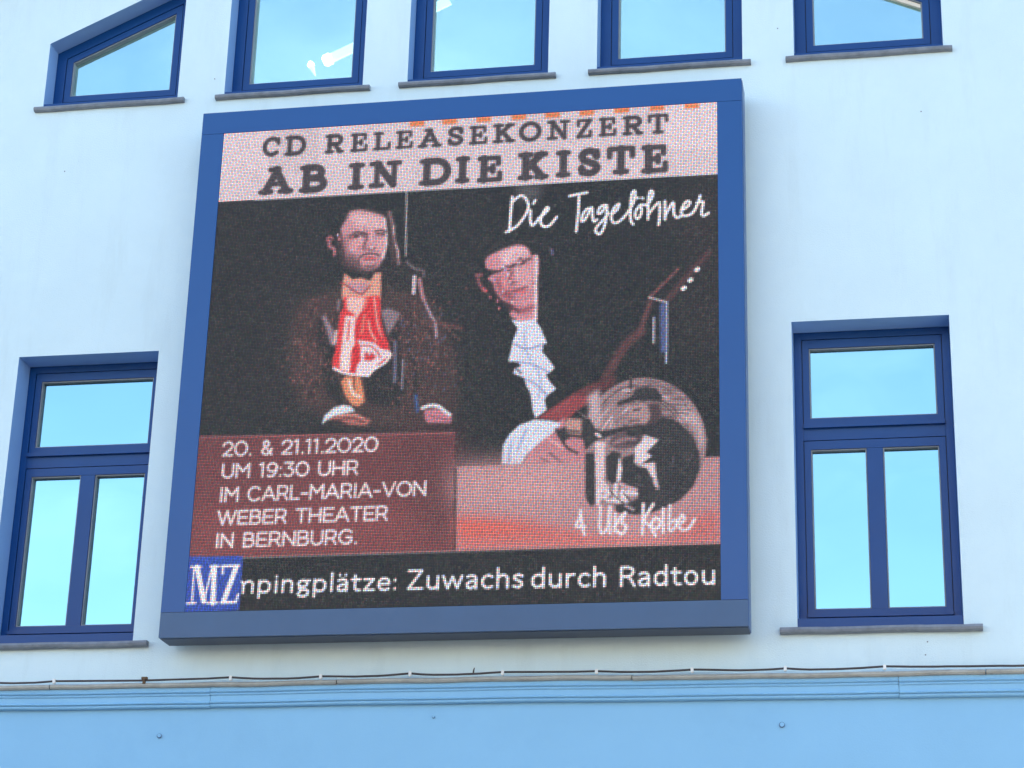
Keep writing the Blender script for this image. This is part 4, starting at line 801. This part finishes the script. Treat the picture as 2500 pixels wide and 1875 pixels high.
('s','#4d3f43',0.87,0.42,[(277.0,187.1),(281.3,187.2),(285.7,188.4)]),
('s','#4d3f43',0.87,0.42,[(290.7,210.3),(296.2,211.8),(301.7,214.3)]),
('s','#4d3f43',0.87,0.42,[(298.6,216.7),(301.7,217.0),(304.8,218.4)]),
('s','#242325',1.74,0.42,[(267.3,181.9),(267.3,188.3)]),
('p','#6a5153',0.74,[(267.1,197.9),(285.1,198.6),(286.3,208.5),(277.2,216.0),(266.6,210.3)]),
('p','#242325',0.43,[(270.2,189.3),(275.7,188.0),(282.0,188.7),(285.7,193.3),(286.1,198.4),(280.8,197.1),(269.6,196.7),(259.1,199.6),(259.4,196.8),(264.6,195.1),(267.7,193.2)]),
('p','#242325',0.5,[(277.1,210.7),(284.5,207.1),(291.9,208.7),(299.3,214.2),(304.8,220.9),(308.1,230.7),(308.4,240.4),(304.7,251.1),(297.4,259.1),(288.9,263.9),(279.2,267.1),(271.3,267.8),(259.1,266.1),(258.4,261.0),(265.2,260.6),(271.9,257.6),(271.2,251.8),(261.4,247.1),(262.4,232.3),(269.2,229.9),(277.2,219.9)]),
('p','#242325',0.5,[(252.6,231.3),(256.8,227.6),(261.8,229.0),(261.0,238.6),(260.4,247.0),(257.1,248.8),(253.3,245.5)]),
('p','#242325',0.5,[(240.2,228.2),(246.3,228.4),(247.1,238.2),(247.1,260.0),(244.3,262.2),(240.9,256.7)]),
('p','#242325',0.5,[(221.8,213.8),(227.4,211.3),(230.2,208.9),(233.6,207.6),(238.6,206.2),(243.6,208.1),(246.8,214.8),(257.3,213.9),(266.6,211.6),(263.5,216.1),(255.5,218.4),(246.2,221.3),(240.1,226.9),(238.8,219.7),(231.9,218.1),(227.0,221.2),(223.7,217.1)]),
('p','#b78f86',0.62,[(229.2,206.2),(237.9,207.2),(237.4,217.0),(230.0,215.4),(228.0,210.1)]),
('s','#3a2c2c',1.61,0.48,[(230.0,214.1),(236.2,215.0)]),
('p','#5c494d',0.62,[(255.5,219.0),(263.5,214.1),(272.2,215.7),(275.9,221.1),(269.8,226.0),(260.0,227.0),(254.4,224.1)]),
('p','#3d3138',0.62,[(264.8,219.4),(272.8,219.0),(273.5,224.9),(264.9,224.0)]),
('p','#a88c8c',0.56,[(265.2,199.8),(273.4,198.4),(282.6,199.1),(283.3,205.1),(279.6,210.8),(272.8,212.5),(267.8,210.4),(267.5,207.7),(264.7,206.3),(266.6,203.8)]),
('p','#4a383b',0.62,[(277.1,198.6),(284.4,198.5),(285.8,207.2),(280.9,212.9),(275.9,213.2),(279.0,206.9)]),
('s','#2c2326',1.21,0.36,[(269.0,202.5),(272.7,202.1)]),
('s','#5a3a3c',1.07,0.36,[(267.8,209.1),(272.2,208.9)]),
('s','#3a2c2f',1.74,0.48,[(270.9,211.8),(277.2,212.7),(281.4,210.2)]),
('p','#242325',0.5,[(264.2,215.4),(270.9,213.0),(280.9,212.2),(289.5,211.2),(285.8,224.0),(277.2,221.1),(273.5,218.4),(266.7,220.7)]),
('s','#8f7376',2.41,0.48,[(257.4,223.0),(264.2,220.6),(269.8,220.8)]),
('s','#242325',2.01,0.42,[(248.0,218.1),(258.6,215.2),(270.9,213.0)]),
('p','#dfd3d6',0.43,[(270.1,226.0),(274.1,222.3),(275.3,218.5),(284.0,221.8),(279.9,225.8),(276.6,229.5),(280.0,231.6),(273.6,236.6),(269.8,235.4)]),
('p','#d9c9cd',0.43,[(270.4,236.8),(281.8,235.9),(282.7,244.6),(284.2,252.3),(282.5,252.2),(280.3,245.1),(277.3,239.2)]),
('p','#e3dadc',0.37,[(260.7,231.3),(262.4,238.7),(261.5,246.1),(259.2,247.0),(260.0,237.3)]),
('p','#d8c4c6',0.43,[(246.2,221.6),(252.2,222.2),(251.8,246.0),(254.9,251.0),(250.7,253.4),(249.6,260.1),(247.5,259.7),(246.6,238.2)]),
('s','#242325',2.68,0.48,[(246.8,214.8),(246.2,218.6)]),
('s','#ddd2d5',1.74,0.36,[(246.8,216.7),(249.0,218.1)]),
('s','#d6b4ba',1.21,0.42,[(261.1,248.3),(265.7,250.7),(271.2,252.2)]),
('s','#ded2d5',1.74,0.36,[(262.0,254.1),(271.2,254.8)]),
('s','#ded2d5',1.74,0.36,[(262.6,254.1),(262.4,258.6)]),
('s','#ded2d5',1.74,0.36,[(258.9,248.9),(259.0,257.2)]),
('s','#ded2d5',2.01,0.36,[(254.1,258.4),(260.8,258.6)]),
('s','#cfc0c4',2.01,0.42,[(252.8,251.3),(252.9,257.0)]),
('s','#b2a0a6',1.21,0.42,[(264.6,261.9),(269.4,264.5)]),
('s','#dccfd3',1.96,0.3,[(248.5,260.1),(248.2,252.7),(253.5,251.3),(254.5,254.9),(249.5,256.7)]),
('s','#dccfd3',1.96,0.3,[(258.7,248.7),(258.3,256.1),(260.0,259.3),(262.5,257.8),(262.9,252.4)]),
('s','#dccfd3',1.96,0.3,[(264.8,259.4),(264.4,254.8),(267.0,253.3),(270.7,255.0)]),('hatch',279.4,232.3,29.200000000000003,35.86999999999999,9,16,['#3a363a','#18171a','#4d464a','#2e2a2d'],(-0.6,2.4)),
('p','#d5c7ca',0.19,[(-4.9,-2.8),(324.9,-2.8),(324.5,49.9),(-3.7,49.1)]),
('p','#dd8148',0.3,[(123.5,-0.8),(133.2,-0.7),(133.4,3.7),(123.7,3.6)]),
('p','#dd8148',0.3,[(145.0,-0.9),(154.6,-0.8),(154.7,3.7),(145.2,3.6)]),
('p','#dd8148',0.3,[(167.1,-0.9),(176.6,-0.8),(176.7,3.7),(167.2,3.6)]),
('p','#dd8148',0.3,[(189.8,-0.9),(199.3,-0.8),(199.4,3.6),(190.0,3.5)]),
('p','#dd8148',0.3,[(211.4,-0.9),(220.8,-0.8),(220.9,3.6),(211.5,3.5)]),
('p','#dd8148',0.3,[(233.4,-0.9),(242.7,-0.8),(242.8,3.6),(233.5,3.5)]),
('p','#dd8148',0.3,[(255.5,-0.9),(264.9,-0.8),(264.9,3.5),(255.5,3.5)]),
('p','#dd8148',0.3,[(277.7,-0.9),(287.0,-0.8),(287.0,3.5),(277.7,3.4)]),
('p','#dd8148',0.3,[(299.6,-0.9),(308.8,-0.9),(308.8,3.5),(299.6,3.4)]),
('slab','C',(26.4,4.7,39.4,18.6),0.235),
('slab','D',(41.4,4.8,55.7,18.9),0.235),
('slab','R',(68.2,5.6,81.5,19.2),0.235),
('slab','E',(85.1,5.8,96.8,19.3),0.235),
('slab','L',(100.0,6.0,112.0,19.1),0.235),
('slab','E',(114.9,6.1,126.6,19.0),0.235),
('slab','A',(129.4,5.8,145.6,19.2),0.235),
('slab','S',(148.3,5.6,159.9,19.0),0.235),
('slab','E',(162.7,6.0,174.8,19.2),0.235),
('slab','K',(177.9,5.6,192.9,19.2),0.235),
('slab','O',(195.2,5.5,209.2,19.4),0.235),
('slab','N',(212.5,5.6,227.8,19.4),0.235),
('slab','Z',(230.9,5.9,242.2,19.4),0.235),
('slab','E',(245.5,5.8,257.1,19.2),0.235),
('slab','R',(260.4,5.9,274.2,19.4),0.235),
('slab','T',(276.5,5.6,289.7,19.6),0.235),
('slab','A',(25.9,26.4,49.7,45.9),0.265),
('slab','B',(52.7,26.6,71.7,46.1),0.265),
('slab','I',(84.7,27.0,96.2,46.0),0.265),
('slab','N',(98.5,26.8,120.2,45.8),0.265),
('slab','D',(131.2,27.2,151.6,46.0),0.265),
('slab','I',(154.5,27.0,164.5,45.8),0.265),
('slab','E',(168.5,27.6,185.2,46.4),0.265),
('slab','K',(194.6,26.9,214.9,46.4),0.265),
('slab','I',(218.6,27.1,228.8,45.9),0.265),
('slab','S',(232.2,26.8,248.0,46.0),0.265),
('slab','T',(250.9,26.4,269.1,46.3),0.265),
('slab','E',(272.4,26.9,289.6,46.8),0.265),
('s','#f2f2f4',1.55,0.21,[(191.8,57.4),(191.2,68.6),(190.6,81.1)]),
('s','#f2f2f4',1.55,0.21,[(192.2,60.7),(195.5,57.6),(198.5,57.1),(201.3,60.6),(202.2,65.3),(200.1,71.1),(195.4,77.5),(191.2,80.1),(188.5,81.4)]),
('s','#f2f2f4',1.55,0.21,[(203.6,67.4),(203.7,74.6),(205.2,77.7),(208.6,74.2)]),
('s','#f2f2f4',1.55,0.21,[(205.4,62.9),(206.5,60.6)]),
('s','#f2f2f4',1.55,0.21,[(208.6,73.3),(212.2,70.5),(214.8,67.4),(213.9,66.0),(211.0,71.1),(210.2,75.7),(212.1,78.9),(216.0,78.3),(220.2,73.0)]),
('s','#f2f2f4',1.55,0.21,[(228.0,59.1),(233.8,58.0),(239.1,57.4)]),
('s','#f2f2f4',1.55,0.21,[(233.9,59.4),(233.7,71.2),(232.6,83.5)]),
('s','#f2f2f4',1.55,0.21,[(241.1,68.4),(238.8,68.8),(236.5,72.6),(235.9,76.7),(238.2,75.4),(242.0,67.7),(242.6,73.7),(243.5,77.4),(245.5,76.1)]),
('s','#f2f2f4',1.55,0.21,[(250.1,66.6),(247.1,68.1),(246.0,72.0),(248.4,71.4),(251.3,66.7),(251.3,74.2),(250.0,81.4),(247.4,86.1),(244.7,84.3),(245.5,81.1),(249.4,76.7),(252.6,72.3)]),
('s','#f2f2f4',1.55,0.21,[(254.7,73.1),(258.0,70.1),(259.1,66.5),(256.2,68.6),(254.4,73.8),(254.8,77.7),(256.8,79.3),(260.4,77.4),(264.6,72.4),(268.2,65.4),(269.2,59.5),(268.0,58.1),(266.7,62.0),(266.2,71.9),(266.4,77.7),(267.9,80.8)]),
('s','#f2f2f4',1.55,0.21,[(272.0,68.3),(269.4,72.1),(269.6,76.6),(271.7,76.4),(273.2,71.6),(272.2,68.0),(276.7,68.3)]),
('s','#f2f2f4',1.55,0.21,[(270.4,63.0),(270.8,63.2)]),
('s','#f2f2f4',1.55,0.21,[(273.3,63.2),(273.8,63.6)]),
('s','#f2f2f4',1.55,0.21,[(276.4,68.8),(279.4,63.4),(280.0,59.9),(278.5,58.8),(277.4,64.0),(277.1,77.8)]),
('s','#f2f2f4',1.55,0.21,[(277.4,74.5),(280.6,70.1),(283.9,67.0),(284.3,74.2),(283.6,82.0)]),
('s','#f2f2f4',1.55,0.21,[(287.5,66.3),(287.6,78.7)]),
('s','#f2f2f4',1.55,0.21,[(287.8,75.8),(290.7,70.1),(292.7,67.6),(292.9,74.1),(294.4,77.7),(297.5,77.0)]),
('s','#f2f2f4',1.55,0.21,[(297.5,73.1),(300.8,71.3),(303.0,68.2),(300.8,67.3),(298.0,71.8),(297.8,75.8),(300.8,76.9),(304.9,74.8),(307.9,68.6),(309.2,63.7)]),
('s','#f2f2f4',1.55,0.21,[(307.2,68.5),(310.9,68.1),(310.4,72.5),(310.0,76.4),(311.5,77.6),(314.3,75.8)]),
('s','#e6dcdf',1.74,0.3,[(238.3,263.6),(237.8,268.6),(235.7,273.6),(241.1,273.8)]),
('s','#e6dcdf',1.74,0.3,[(237.9,264.2),(239.0,271.3),(240.6,278.9)]),
('s','#e6dcdf',1.74,0.3,[(249.8,262.1),(249.7,276.0),(251.9,278.0),(254.3,274.2),(255.4,262.2)]),
('s','#e6dcdf',1.74,0.3,[(255.5,262.8),(255.5,278.4)]),
('s','#e6dcdf',1.74,0.3,[(258.8,266.7),(258.6,277.5)]),
('s','#e6dcdf',1.74,0.3,[(258.5,274.4),(261.6,269.4),(264.6,266.3),(262.5,271.9),(265.2,274.6),(262.9,279.2),(259.5,277.0)]),
('s','#e6dcdf',1.74,0.3,[(275.2,261.2),(274.7,279.6)]),
('s','#e6dcdf',1.74,0.3,[(281.0,261.4),(277.4,267.4),(275.6,271.7),(279.2,275.0),(282.3,280.7)]),
('s','#e6dcdf',1.74,0.3,[(282.8,270.0),(280.8,271.3),(280.1,274.4),(282.0,276.7),(284.3,275.2),(285.0,271.6),(282.8,270.0)]),
('s','#e6dcdf',1.74,0.3,[(286.8,264.4),(286.8,278.7)]),
('s','#e6dcdf',1.74,0.3,[(290.7,262.7),(290.4,277.2),(293.7,276.0),(294.4,271.6),(291.1,272.8)]),
('s','#e6dcdf',1.74,0.3,[(295.6,274.5),(299.2,271.8),(298.0,268.6),(295.6,273.0),(297.4,277.4),(301.6,277.0),(305.2,271.4)]),
('thin','20. & 21.11.2020',(15.9,221.9),(113.4,222.3),8.7,'#e9dcdd',10.5),
('thin','UM 19:30 UHR',(16.5,236.0),(101.9,236.8),8.5,'#e9dcdd',10.5),
('thin','IM CARL-MARIA-VON',(16.4,251.4),(144.5,251.4),8.6,'#e9dcdd',10.5),
('thin','WEBER THEATER',(16.2,266.0),(121.6,266.1),8.4,'#e9dcdd',10.5),
('thin','IN BERNBURG.',(16.0,280.4),(103.7,280.2),8.4,'#e9dcdd',10.5),
('p','#080909',0.19,[(-11.3,287.3),(323.6,286.6),(323.3,324.1),(-8.3,322.2)]),
('s','#8c7c7c',0.75,0.24,[(-2.6,287.3),(319.9,286.5)]),
('sans','mpingplätze:',(28.7,309.2),(129.5,309.6),10.8,'#f2f2f4',0),
('sans','Zuwachs',(135.6,309.4),(205.3,309.9),11.6,'#f2f2f4',0),
('sans','durch',(209.5,310.0),(254.0,310.3),11.4,'#f2f2f4',0),
('sans','Radtou',(261.3,310.5),(317.1,310.5),11.4,'#f2f2f4',0),
('p','#2348a8',0.19,[(-0.7,285.7),(33.8,286.2),(33.7,319.7),(-1.6,320.1)]),
('s','#f2f2f4',0.92,0.21,[(3.5,292.7),(4.0,314.9)]),
('s','#f2f2f4',3.03,0.21,[(5.4,292.4),(11.3,313.7)]),
('s','#f2f2f4',1.05,0.21,[(11.3,313.7),(14.9,292.7)]),
('s','#f2f2f4',3.03,0.21,[(16.3,292.7),(17.0,314.9)]),
('s','#f2f2f4',1.05,0.21,[(1.5,292.2),(7.8,292.2)]),
('s','#f2f2f4',1.05,0.21,[(13.6,292.1),(19.1,292.2)]),
('s','#f2f2f4',1.05,0.21,[(0.9,314.9),(6.3,314.7)]),
('s','#f2f2f4',1.05,0.21,[(13.3,314.9),(19.9,314.8)]),
('s','#f2f2f4',1.45,0.21,[(21.1,292.3),(31.5,292.2)]),
('s','#f2f2f4',3.03,0.21,[(29.8,293.1),(23.8,313.8)]),
('s','#f2f2f4',1.45,0.21,[(22.2,314.8),(31.2,314.6)]),
('s','#f2f2f4',1.18,0.21,[(21.5,292.4),(21.7,297.0)]),
('s','#f2f2f4',1.18,0.21,[(31.2,314.6),(32.4,309.9)])]
for op in OPS:
    k = op[0]
    if k == 'p': poly(op[1], op[2], op[3])
    elif k == 's': stroke(op[1], op[2], op[3], op[4], curve=True)
    elif k == 'slab': slab(op[1], op[2], op[3])
    elif k == 'thin': thin(op[1], op[2], op[3], op[4], op[5], op[6])
    elif k == 'specks': specks(*op[1:])
    elif k == 'hatch': hatch(*op[1:])
    elif k == 'sans': sans(op[1], op[2], op[3], op[4], op[5])
led = img.reshape(N, SS, N, SS, 3).mean((1, 3))
# every lamp differs a little; red, green and blue diodes take turns along the rows
rng = np.random.default_rng(3)
jj, ii = np.mgrid[0:N, 0:N]
wgt = np.full((N, N, 3), 0.93, np.float32); ch = 0.38
red = (jj % 2 == 0) & ((ii + jj // 2) % 3 == 0); blu = (jj % 2 == 1) & ((ii + jj // 2 + 2) % 3 == 0); grn = (jj % 2 == 1) & ((ii + jj // 2 + 1) % 3 == 0)
wgt[red] = (1 + 1.3 * ch, 1 - ch, 1 - ch); wgt[blu] = (1 - ch, 1 - 0.6 * ch, 1 + 1.2 * ch); wgt[grn] = (1 - 0.5 * ch, 1 + 0.5 * ch, 1 - 0.5 * ch)
wgt *= (1.0 + 0.09 * np.where(jj % 2 == 0, 1, -1) + 0.05 * np.where(ii % 2 == 0, 1, -1))[:, :, None]
wgt *= (1 + 0.03 * rng.normal(0, 1, (10, 10))).repeat(N // 10, 0).repeat(N // 10, 1)[:, :, None]      # modules of 32 x 32 lamps differ slightly
led = led * wgt * rng.normal(1.0, 0.09, (N, N, 1)).clip(0.5, 1.5)
led += wgt * np.abs(0.009 + np.kron(rng.normal(0, 0.007, (N // 2, N // 2, 1)), np.ones((2, 2, 1))) + rng.normal(0, 0.008, (N, N, 1))) * np.array((1.08, 0.98, 0.84), np.float32) + np.abs(rng.normal(0, 0.006, (N, N, 3)))
FILLF = 0.80
px = (DX1 - DX0) / N; pz = (DZ1 - DZ0) / N; hx, hz = px * FILLF / 2, pz * FILLF / 2
cxs = (DX0 + (ii + 0.5) * px).ravel(); czs = (DZ1 - (jj + 0.5) * pz).ravel(); nq = N * N
co = np.empty((nq, 4, 3), np.float32); co[:, :, 1] = SY + 0.0045
co[:, :, 0] = cxs[:, None] + np.array([-hx, hx, hx, -hx]); co[:, :, 2] = czs[:, None] + np.array([-hz, -hz, hz, hz])
me = bpy.data.meshes.new('display')
me.vertices.add(nq * 4 + 4); me.loops.add(nq * 4 + 4); me.polygons.add(nq + 1)
board = np.array([[DX0 - 0.001, SY + 0.0065, DZ0 - 0.003], [DX1 + 0.001, SY + 0.0065, DZ0 - 0.003], [DX1 + 0.001, SY + 0.0065, DZ1 + 0.001], [DX0 - 0.001, SY + 0.0065, DZ1 + 0.001]], np.float32)
me.vertices.foreach_set('co', np.concatenate([co.reshape(-1, 3), board]).ravel())
me.loops.foreach_set('vertex_index', np.arange(nq * 4 + 4, dtype=np.int32))
me.polygons.foreach_set('loop_start', np.arange(0, nq * 4 + 4, 4, dtype=np.int32))
mi = np.zeros(nq + 1, np.int32); mi[-1] = 1; me.polygons.foreach_set('material_index', mi)
me.update(calc_edges=True); me.validate()
at = me.color_attributes.new('lamp_colour', 'FLOAT_COLOR', 'POINT')
cc = np.ones((nq * 4 + 4, 4), np.float32); cc[:nq * 4, :3] = np.repeat(led.reshape(-1, 3), 4, 0); cc[nq * 4:, :3] = 0
at.data.foreach_set('color', cc.ravel())
m = bpy.data.materials.new('led_lamps'); m.use_nodes = True
n = m.node_tree.nodes; l = m.node_tree.links; b = n['Principled BSDF']
b.inputs['Base Color'].default_value = (0.018, 0.020, 0.020, 1); b.inputs['Roughness'].default_value = 0.55; b.inputs['Specular IOR Level'].default_value = 0.3
an = n.new('ShaderNodeVertexColor'); an.layer_name = 'lamp_colour'; l.new(an.outputs['Color'], b.inputs['Emission Color'])
b.inputs['Emission Strength'].default_value = 1.0 / (FILLF * FILLF) / (2 ** EXPOSURE)
M['led'] = m; M['mask'] = mat('black_louvre_mask', (0.007, 0.008, 0.008), 0.7, var=0.1)
spart(link('display', me, [m, M['mask']]))
